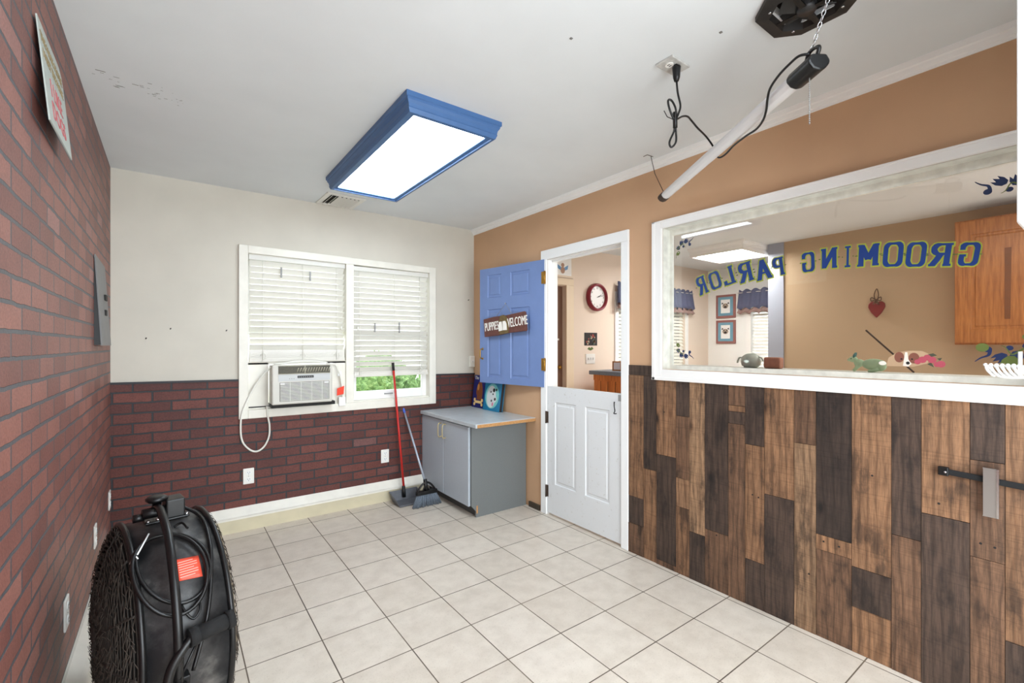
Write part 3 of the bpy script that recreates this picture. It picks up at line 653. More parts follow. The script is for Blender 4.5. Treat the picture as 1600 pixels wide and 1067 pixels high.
# ---------------------------------------------------------------- half door with casing (door_1)
d1 = thing('door_1', None, None, (R, 7.95, 0), kind='structure')
m = MB(); x0, x1 = R-.06, R
m.box(x0, x1, 6.50, 6.70, 0, 6.69).box(x0, x1, 9.20, 9.42, 0, 6.69).box(x0, x1, 6.50, 9.42, 6.69, 6.94)
build('casing', m, 'door_edge', d1, bevel=.012)
m = MB(); m.box(R, R+.34, 6.69, 6.705, 0, 6.69).box(R, R+.34, 9.195, 9.21, 0, 6.69).box(R, R+.34, 6.7, 9.2, 6.68, 6.70)
m.box(R+.15, R+.24, 6.70, 6.725, 0, 6.69).box(R+.15, R+.24, 9.175, 9.20, 0, 6.69).box(R+.15, R+.24, 6.7, 9.2, 6.64, 6.69)
build('jamb', m, 'door_edge', d1)
def panel_door(u0, u1, z0, z1, th, panels, mt, inset=.025, mb=None):
    """slab face at local x=0..th (room side x=0), u along local y; recessed panels with raised centre"""
    m = MB(); us = sorted({u0, u1} | {p[0] for p in panels} | {p[1] for p in panels}); zs = sorted({z0, z1} | {p[2] for p in panels} | {p[3] for p in panels})
    for i in range(len(us)-1):
        for j in range(len(zs)-1):
            uc, zc = (us[i]+us[i+1])/2, (zs[j]+zs[j+1])/2
            if any(p[0] < uc < p[1] and p[2] < zc < p[3] for p in panels): continue
            m.box(0, th, us[i], us[i+1], zs[j], zs[j+1], mt)
    pn = MB()
    for a, b, c, d in panels:
        q = .05
        for fx, s_ in ((0, 1), (th, -1)):
            ring = []
            for ins, dep in ((0, 0), (.02, inset), (q+.02, inset), (q+.05, .006)):
                ring.append([(fx+s_*dep, a+ins, c+ins), (fx+s_*dep, b-ins, c+ins), (fx+s_*dep, b-ins, d-ins), (fx+s_*dep, a+ins, d-ins)])
            vv = [mt @ Vector(v) for r_ in ring for v in r_]
            pn._add(vv, [(k*4+i, k*4+(i+1) % 4, (k+1)*4+(i+1) % 4, (k+1)*4+i) for k in range(3) for i in range(4)]+[[12, 13, 14, 15]])
    return m, pn
# lower half door
lo = thing('half_door', 'white worn lower half of the dutch door, closed across the doorway', 'door', (R, 9.18, 0.05))
I4 = Matrix.Translation((R-.02, 0, 0))
s_, p_ = panel_door(6.715, 9.185, .06, 3.36, .14, [(7.06, 7.82, .84, 2.97), (8.14, 8.90, .84, 2.97)], I4)
slb = build('door_slab', s_, 'door_white', lo, fix=False); build_each('raised_panel', p_, 'door_white', lo, fix=False)
for z in (.62, 2.55):
    hg = build('hinge', MB().tube([(R-.05, 9.215, z-.16), (R-.05, 9.215, z+.16)], .022, 8).box(R-.035, R-.02, 9.15, 9.21, z-.15, z+.15), 'rust', lo)
m = MB(); m.tube(catmull([(R-.03, 6.90, 3.16), (R-.09, 6.86, 3.17), (R-.11, 6.84, 3.08), (R-.08, 6.85, 2.98), (R-.12, 6.84, 2.93), (R-.09, 6.79, 2.93)], 5), .013, 6)
build('hook_latch', m, 'black', lo)
build_each('strike_plate', MB().box(R-.03, R-.015, 6.72, 6.80, 3.2, 3.34), 'grey_mid', lo)
# upper half door, swung open
TH = math.radians(10.2); mt = Matrix.Translation((7.9, 9.25, 0)) @ Matrix.Rotation(TH, 4, 'Z')   # local +y runs from hinge; face towards room is -x
up_ = thing('half_door', 'blue panelled upper half of the dutch door, swung open beside the doorway', 'door', (7.9, 9.25, 3.33))
mt2 = mt @ Matrix.Translation((0, 0, 0))
s_, p_ = panel_door(.02, 2.5, 3.33, 6.70, .145, [(.52, 1.24, 5.83, 6.50), (1.60, 2.17, 5.83, 6.50), (.52, 1.24, 3.50, 5.49), (1.60, 2.17, 3.50, 5.49)], mt2)
build('door_slab', s_, 'blue', up_, fix=False); build_each('raised_panel', p_, 'blue', up_, fix=False)
for z in (6.22, 3.93):
    m = MB(); m.box(-.012, 0, .0, .10, z-.16, z+.16, mt2).box(R-.075, R-.062, 9.21, 9.36, z-.16, z+.16)
    m.tube([(7.885, 9.235, z-.17), (7.885, 9.235, z+.17)], .026, 8); build('hinge', m, 'brass', up_)
m = MB(); m.tube(catmull([mt2 @ Vector((0, 2.38, 4.33)), mt2 @ Vector((-.09, 2.38, 4.30)), mt2 @ Vector((-.10, 2.38, 4.18)), mt2 @ Vector((-.09, 2.38, 4.07)), mt2 @ Vector((0, 2.38, 4.04))], 5), .018, 7)
for z in (4.33, 4.04): m.lathe([(.035, 0), (.035, .012), (.02, .02)], frameM(mt2 @ Vector((0, 2.38, z)), mt2.to_3x3() @ Vector((0, -1, 0)), (0, 0, 1)) @ Matrix.Rotation(0, 4, 'Z'), 10)
build('pull_handle', m, 'brass', up_)

# puppies welcome sign on the blue door
sg = thing('hanging_sign', 'dark red board reading PUPPIES WELCOME hanging on the blue half door', 'sign', mt2 @ Vector((-.06, 1.35, 4.95)))
cF = mt2 @ frameM((-.085, 1.355, 5.02), (0, -1, .095), (0, 0, 1))    # local x runs to viewer's right, y up, z toward the room
hw, hh = .83, .265
pts = [(-hw, -hh), (-.3, -hh-.015), (.2, -hh+.01), (hw-.03, -hh-.01), (hw, -hh+.03), (hw-.01, .1), (hw, hh-.03), (hw-.04, hh), (.1, hh-.015), (-.4, hh+.01), (-hw, hh-.01)]
build('board', MB().prism(pts, cF, .05), 'sign_wood', sg, bevel=.01)
build('lettering', text_mb('PUPPIES', .30, cF @ Matrix.Translation((-.5, 0, .056)) @ Matrix.Diagonal((.56, 1.15, 1, 1)), .012), 'paint_white', sg)
build('lettering', text_mb('WELCOME', .30, cF @ Matrix.Translation((.48, 0.01, .056)) @ Matrix.Diagonal((.57, 1.2, 1, 1)), .012), 'paint_white', sg)
m = MB(); m.prism([(-.17, -.26), (.18, -.26), (.2, -.1), (.15, .2), (.05, .27), (-.08, .26), (-.16, .1)], cF @ Matrix.Translation((-.02, 0, .05)), .03)
pic = build('puppy_figure', m, mat('olive brown carved fur', (112, 92, 54), .7, vary=.3, scale=60), sg)
m = MB()
for q in (-1, 1): m.prism([(q*.015, -.16), (q*.15, -.17), (q*.15, .0), (q*.11, .09), (q*.03, .09)][::q], cF @ Matrix.Translation((-.02, 0, .08)), .03)
build_each('white_ear', m, 'paint_white', pic)
hk = mt2 @ Vector((-.03, 1.40, 5.62))
build('wire', MB().tube([cF @ Vector((-.35, hh-.02, .02)), hk, cF @ Vector((.30, hh-.02, .02))], .006, 5), 'grey_mid', sg)
build('nail', MB().tube([mt2 @ Vector((0, 1.40, 5.62)), mt2 @ Vector((-.05, 1.40, 5.63))], .014, 8), 'chrome', sg)

# ---------------------------------------------------------------- interior window between rooms (window_2)
w2 = thing('window_2', None, None, (R, 3.1, 3.74), kind='structure')
m = MB(); a, b, c, d = .30, 5.87, 3.738, 6.93; ia, ib, ic, id_ = .52, 5.665, 3.95, 6.78
x0, x1 = R-.07, R+.0
m.box(x0, x1, ib, b, c, d).box(x0, x1, a, ia, c, d).box(x0, x1, ia, ib, id_, d).box(x0, x1, ia, ib, c, ic)
m.box(x0-.02, x0, ib+.13, b+.005, c-.005, d+.005).box(x0-.02, x0, a-.005, b, d-.03, d+.005).box(x0-.02, x0, a-.005, b, c-.005, c+.06)
build('casing', m, 'trim', w2, bevel=.01)
m = MB(); m.box(R, R+.34, ib-.005, ib+.0, ic, id_).box(R, R+.34, ia-.02, ia, ic, id_).box(R, R+.34, ia, ib, id_-.005, id_).box(R, R+.75, ia, ib, ic-.02, ic).box(R+.31, R+.75, ia, ib, ic, ic+.08)
m.box(R+.22, R+.27, ib-.07, ib-.004, ic+.08, id_-.12).box(R+.22, R+.27, ia+.004, ia+.07, ic+.08, id_-.12).box(R+.22, R+.27, ia, ib-.004, id_-.12, id_-.006).box(R+.22, R+.27, ia, ib-.004, ic, ic+.08)
build('jamb', m, mat('aged jamb paint', (232, 232, 222), .6, vary=.15, scale=20), w2)
GX = R+.285
build('glass_pane', MB().box(GX, GX+.012, ia, ib, ic, id_), 'glass', w2)
# lettering : stroke letters, local u = reading direction (world +y), v up
def arc(cx, cy, rx, ry, a0, a1, n=10): return [(cx+rx*math.cos(math.radians(a0+(a1-a0)*i/n)), cy+ry*math.sin(math.radians(a0+(a1-a0)*i/n))) for i in range(n+1)]
def serif(x, y, w=.17): return [(x-w, y), (x+w, y)]
oo = [(.5, 1)]+arc(.62, .78, .26, .22, 90, 0, 5)+arc(.62, .22, .26, .22, 0, -90, 5)+arc(.38, .22, .26, .22, 270, 180, 5)+arc(.38, .78, .26, .22, 180, 90, 5)+[(.5, 1)]
LET = {
 'O': [oo], 'I': [[(.5, 0), (.5, 1)], serif(.5, .02, .3), serif(.5, .98, .3)],
 'G': [arc(.58, .78, .26, .2, 10, 90, 5)+arc(.38, .78, .24, .2, 90, 180, 5)+arc(.38, .22, .24, .2, 180, 270, 5)+[(.6, .02)]+arc(.62, .2, .2, .18, 270, 360, 4)+[(.82, .42)], serif(.78, .44, .16), [(.82, .7), (.82, .95)]],
 'R': [[(.22, 0), (.22, 1)], serif(.2, .02), serif(.2, .98), [(.2, .98), (.5, .98)]+arc(.55, .76, .25, .22, 90, -90, 8)+[(.22, .53)], [(.5, .53), (.62, .3), (.8, .02)], serif(.84, .02, .12)],
 'P': [[(.25, 0), (.25, 1)], serif(.23, .02), serif(.23, .98), [(.2, .98), (.5, .98)]+arc(.55, .74, .25, .24, 90, -90, 8)+[(.25, .49)]],
 'M': [[(.17, 0), (.17, 1)], [(.83, 0), (.83, 1)], [(.17, .98), (.5, .3)], [(.5, .3), (.83, .98)], serif(.15, .02, .15), serif(.85, .02, .15), serif(.13, .98, .12), serif(.87, .98, .12)],
 'N': [[(.2, 0), (.2, 1)], [(.8, 0), (.8, 1)], [(.2, .98), (.8, .04)], serif(.18, .02, .15), serif(.16, .98, .14), serif(.82, .98, .15)],
 'A': [[(.5, 1), (.82, 0)], [(.5, 1), (.18, 0)], [(.28, .32), (.72, .32)], serif(.17, .02, .15), serif(.83, .02, .15), serif(.47, .98, .12)],
 'L': [[(.3, 0), (.3, 1)], serif(.28, .98, .18), [(.1, .03), (.8, .03)], [(.84, 0), (.86, .26)]]}
def strokes(mb, polys, place, extra, xoff, hor=.11, ver=.25):
    for ki, pl in enumerate(polys):
        n = len(pl); closed = (abs(pl[0][0]-pl[-1][0])+abs(pl[0][1]-pl[-1][1])) < 1e-4 and n > 3
        Ls, Rs = [], []
        for i in range(n):
            a = pl[(i-1) if i > 0 else (n-2 if closed else 0)]; b = pl[(i+1) if i < n-1 else (1 if closed else n-1)]
            dx, dy = (b[0]-a[0]), (b[1]-a[1])*1.25; l_ = math.hypot(dx, dy) or 1; dx /= l_; dy /= l_
            wd = (abs(dy)*ver+abs(dx)*hor)/2+extra; ex = 0 if closed or 0 < i < n-1 else (extra if i else -extra)
            cx_, cy_ = pl[i][0]+dx*ex, pl[i][1]+dy*ex/1.25
            Ls.append((cx_-dy*wd, cy_+dx*wd/1.1)); Rs.append((cx_+dy*wd, cy_-dx*wd/1.1))
        vv = [place(u, v, xoff+ki*.0003) for u, v in Ls]+[place(u, v, xoff+ki*.0003) for u, v in Rs]
        mb._add(vv, [(i, i+1, n+i+1, n+i) for i in range(n-1)])
LT = [('G', 1.174, 1.375, 5.465, 5.745), ('R', 1.424, 1.665, 5.494, 5.785), ('O', 1.692, 1.902, 5.53, 5.838), ('O', 1.937, 2.161, 5.565, 5.883), ('M', 2.206, 2.469, 5.605, 5.916), ('I', 2.534, 2.657, 5.622, 5.933), ('N', 2.724, 2.959, 5.636, 5.945), ('G', 3.04, 3.235, 5.624, 5.923), ('P', 3.488, 3.693, 5.618, 5.91), ('A', 3.703, 3.972, 5.581, 5.914), ('R', 4.016, 4.279, 5.572, 5.904), ('L', 4.326, 4.568, 5.558, 5.876), ('O', 4.618, 4.822, 5.515, 5.805), ('R', 4.887, 5.088, 5.43, 5.752)]
mf, mo, sp_ = MB(), MB(), MB()
for ch, ya, yb, za, zb in LT:
    yc = (ya+yb)/2; slope = -.16*(yc-2.75) if yc > 3.3 else (-.08*(yc-2.75) if yc > 2.9 else .10*(2.85-yc)*.9)
    zc = (za+zb)/2; ww, hh_ = yb-ya, (zb-za)*.97
    def place(u, v, xo, yc=yc, zc=zc, ww=ww, hh_=hh_, slope=slope):
        p, q = (u-.5)*ww, (v-.5)*hh_
        return (GX-xo, yc+p-q*slope, zc+q+p*slope)
    mf, mo, sp_ = MB(), MB(), MB(); strokes(mf, LET[ch], place, 0, .006); strokes(mo, LET[ch], place, .07, .0015)
    for sx_ in (-.06, 1.06): sp_._add([place(sx_-.09, .5, .004), place(sx_, .54, .004), place(sx_+.09, .5, .004), place(sx_, .46, .004)], [(0, 1, 2, 3)])
    lt = build('letter', mf, 'blueletter', w2, fix=False); build('letter_outline', mo, 'greenletter', lt, fix=False); build('letter_spur', sp_, 'leafgreen', lt, fix=False)
def ornament(y0, z0, sy, sz, green):
    cols = [MB(), MB()]
    kk = [0]
    def pt(u, v, xo=.004): return (GX-xo-.0004*kk[0], y0+sy*u, z0+sz*v)
    def dot(mb, u, v, r): kk[0] += 1; mb._add([pt(u+r*math.cos(2*PI*k/14), v+r*math.sin(2*PI*k/14)) for k in range(14)], [list(range(14))])
    def tulip(mb, u, v, a, s_):
        kk[0] += 1; sh = [(0, -.5), (.32, -.35), (.45, .1), (.35, .6), (.18, .25), (0, .7), (-.18, .25), (-.35, .6), (-.45, .1), (-.32, -.35)]
        ca, sa = math.cos(a), math.sin(a); mb._add([pt(u+(x*ca-y_*sa)*s_, v+(x*sa+y_*ca)*s_) for x, y_ in sh], [list(range(10))])
    def tail(mb, P_, w_):
        kk[0] += 1; Q = catmull([(a_, b_, 0) for a_, b_ in P_], 5); n = len(Q); Lq, Rq = [], []
        for i, q in enumerate(Q):
            a_, b_ = Q[max(0, i-1)], Q[min(n-1, i+1)]; t_ = (b_-a_).normalized(); ww = w_*(1-.85*i/n)/2; Lq.append(pt(q.x-t_.y*ww, q.y+t_.x*ww, .003)); Rq.append(pt(q.x+t_.y*ww, q.y-t_.x*ww, .003))
        mb._add(Lq+Rq, [(i, i+1, n+i+1, n+i) for i in range(n-1)])
    bl, gr = cols
    tulip(bl, .03, .13, 2.4, .085); tulip(bl, .10, .04, 3.3, .10); tulip(bl, .20, .02, 4.0, .10); dot(bl, .145, .115, .025); dot(bl, .285, .10, .03)
    tail(bl, [(.27, .09), (.28, .04), (.33, .01), (.37, -.03)], .03); tail(gr, [(.0, .16), (.07, .1), (.13, .05), (.17, .12), (.2, .14)], .02)
    g2 = bl if not green else gr
    dot(gr, .02, .25, .03); tail(gr, [(.02, .27), (.06, .23), (.03, .2), (-.01, .24), (-.02, .33)], .025)
    if green: tulip(gr, .14, -.02, 3.6, .12); dot(gr, .32, .12, .045)
    o1 = build('corner_ornament', bl, 'darkblue', w2, fix=False); build('leaf_scroll', gr, 'leafgreen', o1, fix=False)
ornament(5.53, 4.20, -1, 1, False); ornament(5.53, 6.53, -1, -1, False); ornament(.72, 4.26, 1.35, 1.2, True); ornament(.72, 6.48, 1.35, -1.2, False)

# ---------------------------------------------------------------- cabinet with grey worktop
cb = thing('base_cabinet', 'grey laminate base cabinet with two doors standing in the corner', 'cabinet', (7.1, 11.5, 0))
fx, sy0 = 6.17, 10.09
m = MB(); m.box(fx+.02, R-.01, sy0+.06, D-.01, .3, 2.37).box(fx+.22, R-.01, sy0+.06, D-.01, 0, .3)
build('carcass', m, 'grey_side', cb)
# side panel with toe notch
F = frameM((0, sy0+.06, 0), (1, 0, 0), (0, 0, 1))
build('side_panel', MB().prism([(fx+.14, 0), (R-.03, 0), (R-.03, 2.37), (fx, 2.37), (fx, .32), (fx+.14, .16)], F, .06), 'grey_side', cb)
for (a, b, hy) in ((sy0+.06, 11.475, 11.36), (11.495, D-.04, 11.61)):
    dr = build('door', MB().box(fx-.06, fx, a, b, .30, 2.335), 'grey_lam', cb, bevel=.008)
    m = MB(); m.tube(catmull([(fx-.06, hy, 2.24), (fx-.15, hy, 2.24), (fx-.17, hy, 2.06), (fx-.15, hy, 1.88), (fx-.06, hy, 1.88)], 5), .015, 7); build('handle', m, mat('pale brass wire', (206, 188, 140), .35, metal=.6), dr)
build('toe_kick', MB().box(fx+.2, fx+.22, sy0+.06, D-.02, 0, .3), mat('dark toe kick', (86, 86, 84), .7), cb)
build('edge_chip', MB().box(fx+.15, fx+.19, sy0-.004, sy0+.001, .1, .3), 'particle', cb)
ct = thing('worktop', 'grey laminate worktop with a raw particle board end on the cabinet', 'worktop', (7.0, 11.3, 2.37))
build('laminate_top', MB().box(6.05, R-.005, 9.70, D-.04, 2.371, 2.47), 'grey_top', ct, bevel=.008)
build('raw_edge', MB().box(6.10, R-.01, 9.692, 9.699, 2.375, 2.455), 'particle', ct)

# books leaning on the wall above the worktop
def book(y0, y1, h_, th, label, cover, xo, face):
    t = thing('book', label, 'book', (R-.15, (y0+y1)/2, 2.472), 'dog books leaning on the wall above the worktop')
    lean = .13; O = Vector((R-.02-lean-th-xo, y1, 2.475)); upv = Vector((lean, 0, h_)).normalized()
    F = frameM(O, (0, -1, 0), upv)                   # local z points to the room (-x)
    F = Matrix((Vector((0, -1, 0)), upv, Vector((0, -1, 0)).cross(upv))).transposed().to_4x4(); F.translation = O
    w_ = y1-y0
    build('cover', MB().box(0, w_, 0, h_, -th*.12, 0, F).box(0, w_, 0, h_, -th, -th*.88, F).box(0, .02, 0, h_, -th, 0, F), cover, t)
    build('pages', MB().box(.02, w_-.015, .01, h_-.01, -th*.88, -th*.12, F), mat('page edges', (40, 36, 38) if face == 'b' else (210, 205, 190), .8), t)
    return t, F, w_
t, F, w_ = book(11.95, 12.68, 1.02, .07, 'navy book with a brown dog and bone on the cover, leaning by the corner', mat('navy cover', (32, 38, 104), .3), .0, 'a')
def on(F, z): return F @ Matrix.Translation((0, 0, z))
brn = mat('brown dog print', (128, 70, 36), .5); cr = mat('cream bone print', (244, 208, 140), .5)
build('dog_picture', MB().prism(circle(.13, 20, w_*.52, .66, .17), on(F, .001), .004).prism(circle(.09, 16, w_*.40, .52, .15), on(F, .0035), .004).prism([(w_*.35, .25), (w_*.75, .25), (w_*.78, .5), (w_*.72, .7), (w_*.4, .6)], on(F, .001), .003), brn, t)
m = MB(); m.box(w_*.25, w_*.78, .14, .22, .005, .009, F)
for q in (.22, .8):
    for z in (.11, .24): m.prism(circle(.055, 12, w_*q, z), on(F, .005), .004)
build('bone_picture', m, cr, t)
build('muzzle', MB().prism(circle(.06, 14, w_*.42, .64, .1), on(F, .006), .004), mat('tan muzzle print', (196, 130, 64), .5), t)
build('title', text_mb('The', .15, on(F, .003) @ Matrix.Translation((w_*.22, .93, 0)), .004), 'paint_white', t)
t, F, w_ = book(11.06, 11.93, .95, .13, 'teal book with a spotted puppy in an oval on the cover', mat('teal cover', (20, 124, 166), .3), .0, 'b')
build('oval_picture', MB().prism(circle(.36, 28, w_*.5, .44, .37), on(F, .001), .003), mat('pale aqua oval print', (128, 206, 200), .5), t)
build('puppy_picture', MB().prism(circle(.24, 24, w_*.46, .42, .33), on(F, .003), .003).prism(circle(.12, 16, w_*.66, .36, .1), on(F, .004), .003), mat('white puppy print', (222, 226, 224), .5), t)
m = MB()
for u, v, r_ in ((.6, .62, .06), (.7, .36, .045), (.5, .3, .035), (.56, .5, .03), (.42, .56, .03), (.74, .64, .04)): m.prism(circle(r_, 12, w_*u, v), on(F, .007), .003)
build_each('spot', m, 'dark_slot', t)
build('pink_tongue', MB().prism(circle(.04, 12, w_*.58, .2, .06), on(F, .007), .003), mat('pink print', (214, 120, 150), .5), t)
build('title', text_mb('PUPPY', .12, on(F, .003) @ Matrix.Translation((w_*.5, .88, 0)), .004), 'paint_white', t)

# ---------------------------------------------------------------- dustpan and broom
dp = thing('dustpan', 'long-handled grey dustpan with a red pole leaning on the window casing', 'dustpan', (5.3, 12.2, 0))
bx0, bx1, by0, by1 = 4.93, 5.78, 11.95, 12.52
m = MB()
def pan_fn(mb, x0, x1, y0, y1, x2, x3, y2, y3, z0, z1, th=.02):
    mb.hexa([(x0, y0, z0), (x1, y0, z0), (x1, y1, z0), (x0, y1, z0), (x0, y0, z0+th), (x1, y0, z0+th), (x1, y1, z0+th), (x0, y1, z0+th)])
    o = [(x0, y0, z0), (x1, y0, z0), (x1, y1, z0), (x0, y1, z0)]; q = [(x2, y2, z1*.55), (x3, y2, z1*.55), (x3, y3, z1), (x2, y3, z1)]
    for i, j in ((0, 3), (3, 2), (2, 1)):
        a, b, c, d = Vector(o[i]), Vector(o[j]), Vector(q[j]), Vector(q[i]); nrm = (b-a).cross(d-a).normalized()*th
        mb.hexa([a, b, b+nrm, a+nrm, d, c, c+nrm, d+nrm])
pan_fn(m, bx0+.08, bx1-.08, by0+.03, by1-.08, bx0, bx1, by0-.02, by1, .02, .30)
m.box(bx0+.08, bx1-.08, by0-.03, by0+.04, .01, .05)
build('pan', m, 'dustpan', dp, bevel=.006)
pa, pb = Vector((5.33, 12.38, .26)), Vector((5.17, 12.77, 3.74))
build('socket', MB().tube([pa-Vector((0, 0, .14)), pa+(pb-pa)*.05], [.055, .045], 10), 'black', dp)
build('pole', MB().tube([pa, pb], .032, 10), 'red_pole', dp); build('grip', MB().tube([pb-(pb-pa)*.01, pb+(pb-pa)*.055], .038, 10), 'black', dp)
br_ = thing('broom', 'angle broom with silver pole and grey blue bristles leaning on the brick', 'broom', (5.75, 11.6, 0))
m = MB(); rr = random.Random(4); nb = 26
for i in range(nb):
    u = i/(nb-1)
    for k in range(4):
        xa = 5.44+.50*u+rr.uniform(-.008, .008); xb = 5.26+.84*u+rr.uniform(-.015, .015); za = .36; yb = 11.55+.05*rr.random()
        m.tube([(xa, 11.66+.02*k, za), ((xa+xb)/2, 11.61+.02*k, .18), (xb, yb+.03*k, .005+.012*rr.random())], [.012, .014, .009], 4)
build('bristles', m, 'bristle', br_)
m = MB(); ar = [(5.40+.58*i/12, .34+.30*math.sin(PI*(i/12)**.95)**.8) for i in range(13)]
m.tube([(x, 11.69, z) for x, z in ar], .028, 7); m.box(5.39, 5.99, 11.63, 11.75, .32, .42)
for i in (3, 5, 8): m.tube([(5.42+.55*i/12, 11.69, .38), (5.66, 11.69, .58)], .02, 6)
m.tube([(5.68, 11.69, .4), (5.66, 11.71, .72)], .055, 9)
build('head', m, 'black', br_)
pa, pb = Vector((5.67, 11.70, .6)), Vector((5.53, 12.80, 2.44))
build('pole', MB().tube([pa, pb], .03, 10), 'silver_pole', br_); build('grip', MB().tube([pb, pb+(pb-pa).normalized()*.32], [.036, .03], 10), 'blue_grip', br_)

# ---------------------------------------------------------------- drum fan
FC = Vector((-.058, 6.678, 1.295)); FR = 1.123; FH = .373; fa = .189
fan = thing('drum_fan', 'large black drum fan coated in dust, standing by the left brick wall', 'fan', (FC.x, FC.y, 0))
ax_ = Vector((math.cos(fa), math.sin(fa), 0)); fd = Vector((math.sin(fa), -math.cos(fa), 0)); Zv = Vector((0, 0, 1))
def fp(s_, deg, r_=FR): a = math.radians(deg); return FC+ax_*s_+(Zv*math.cos(a)+fd*math.sin(a))*r_
FM = Matrix((Zv, fd, ax_)).transposed().to_4x4(); FM.translation = FC     # local z = fan axis
m = MB(); m.lathe([(FR-.02, -FH), (FR, -FH), (FR, FH), (FR-.02, FH)], FM, 96, close=True); build('drum', m, 'drum', fan)
for q in (-FH, FH): build('rolled_rim', MB().tube([fp(q, a*5, FR+.005) for a in range(72)], .03, 8, closed=True), 'black', fan)
build('drum_seam', MB().tube([fp(0.0, 35+i*3, FR+.002) for i in range(0)] or [fp(-FH+.02, 118, FR), fp(FH-.02, 118, FR)], .008, 5), 'black', fan)
def grille(sgn, bulge, mt_, rings, spokes, rr_, wire):
    m = MB()
    for i in range(rings):
        u = (i+1)/rings; r_ = FR*.985*u; d_ = FH+.03+bulge*(1-u**3.2)
        m.tube([fp(sgn*d_, a*5, r_) for a in range(72)], wire, 4, closed=True)
    for k in range(spokes):
        m.tube([fp(sgn*(FH+.035+bulge*(1-u**3.2)), 360/spokes*k, FR*.985*u) for u in (.1, .3, .5, .7, .85, .95, 1)], wire*1.6, 5)
    g = build('wire_grille', m, mt_, fan)
    build('hub_plate', MB().lathe([(.16, 0), (.16, .02), (.0, .03)], FM @ Matrix.Translation((0, 0, sgn*(FH+bulge+.03))) @ Matrix.Scale(sgn, 4, (0, 0, 1)), 24), mt_, g)
    return g
g1 = grille(-1, .20, 'wire_dusty', 26, 12, 1, .008); g2 = grille(1, .12, 'wire_straw', 26, 12, 1, .008)
rr = random.Random(9)
def fuzz(sgn, bulge, n, lo_, ln, parent, nm):
    m = MB()
    for i in range(n):
        u = lo_+(1-lo_)*rr.random()**.6; a = rr.uniform(0, 360); d_ = FH+.03+bulge*(1-u**3.2)
        p = fp(sgn*d_, a, FR*.985*u); l_ = rr.uniform(.4, 1)*ln; sw = rr.uniform(4, 14)*rr.choice((1, 1, -.4))
        q1 = fp(sgn*(d_+.02), a+sw*.5, FR*.985*u+l_*.2); q2 = fp(sgn*(d_+.015+.03*rr.random()), a+sw, FR*.985*u-l_*.2)
        m.tube([p, q1, q2], [.006, .004, .001], 3, caps=False)
    o = build(nm, m, 'hair', parent); o['kind'] = 'stuff'
fuzz(-1, .20, 900, .1, .16, fan, 'pet_hair'); fuzz(1, .12, 260, .8, .06, fan, 'dust_fuzz')
build('dust_mat', MB().lathe([(FR*.97, 0), (FR*.8, -.08), (FR*.5, -.15), (.0, -.17)], FM @ Matrix.Translation((0, 0, -FH-.0)), 48), 'mat_dark', fan)
build('motor', MB().lathe([(.0, -.3), (.26, -.28), (.28, -.2), (.28, .15), (.2, .2), (.0, .2)], FM, 24), 'black', fan)
for k in range(3):
    a0 = k*120+20; m = MB()
    m.grid(lambda u, v: fp(-.05+.12*(v-.5)+.1*u*(v-.5), a0+(v-.5)*60, .25+u*.78), 6, 6); build_each('blade', m, 'drum', fan, solid=.012)
# yoke, knob, brackets
yk = [fp(-.075, -4, FR+.15), fp(-.075, 3, FR+.17), fp(-.085, 12, FR+.20), fp(-.10, 30, FR+.22), fp(-.12, 50, FR+.22), fp(-.125, 70, FR+.18), fp(-.12, 90, FR+.12), fp(-.12, 100, FR+.09)]
build('yoke_tube', MB().tube(catmull(yk, 6), .040, 12), 'black', fan)
def fbox(mb, s0, s1, deg, w_, r0, r1):
    c = fp(0, deg, 0); a = math.radians(deg); rd = Zv*math.cos(a)+fd*math.sin(a); tg = ax_.cross(rd); F = Matrix((ax_, tg, rd)).transposed().to_4x4(); F.translation = FC
    mb.box(s0, s1, -w_, w_, r0, r1, F)
m = MB(); fbox(m, -.01, .17, 0, .12, FR+.03, FR+.24); fbox(m, -.20, .22, 0, .10, FR, FR+.03); br1 = build('top_bracket', m, 'black', fan, bevel=.015)
m = MB(); m.tube([fp(-.22, 2, FR+.12), fp(-.01, 2, FR+.12)], .06, 10); m.tube([fp(-.3, 2, FR+.09), fp(-.2, 2, FR+.09)], .045, 8); build('pivot_bolt', m, 'black', fan)
m = MB(); m.lathe([(.04, 0), (.045, .05), (.095, .065), (.105, .08), (.105, .105), (.085, .12), (0, .12)], Matrix.Translation(fp(-.075, -1, FR+.16)), 8); build('tilt_knob', m, 'black', fan)
m = MB()
for s_ in (-.17, .19): m.ell(fp(s_, 4, FR+.04), (.022, .022, .018), 8, 6)
for s_ in (-.1,): m.ell(fp(s_, 9, FR+.09), (.022, .022, .022), 8, 6)
build_each('bolt', m, 'chrome', fan)
m = MB(); fbox(m, -.22, -.02, 98, .10, FR, FR+.10); m.tube([fp(-.13, 98, FR+.05), fp(-.13, 98, FR+.2)], .09, 14); build('side_pivot', m, 'black', fan, bevel=.01)
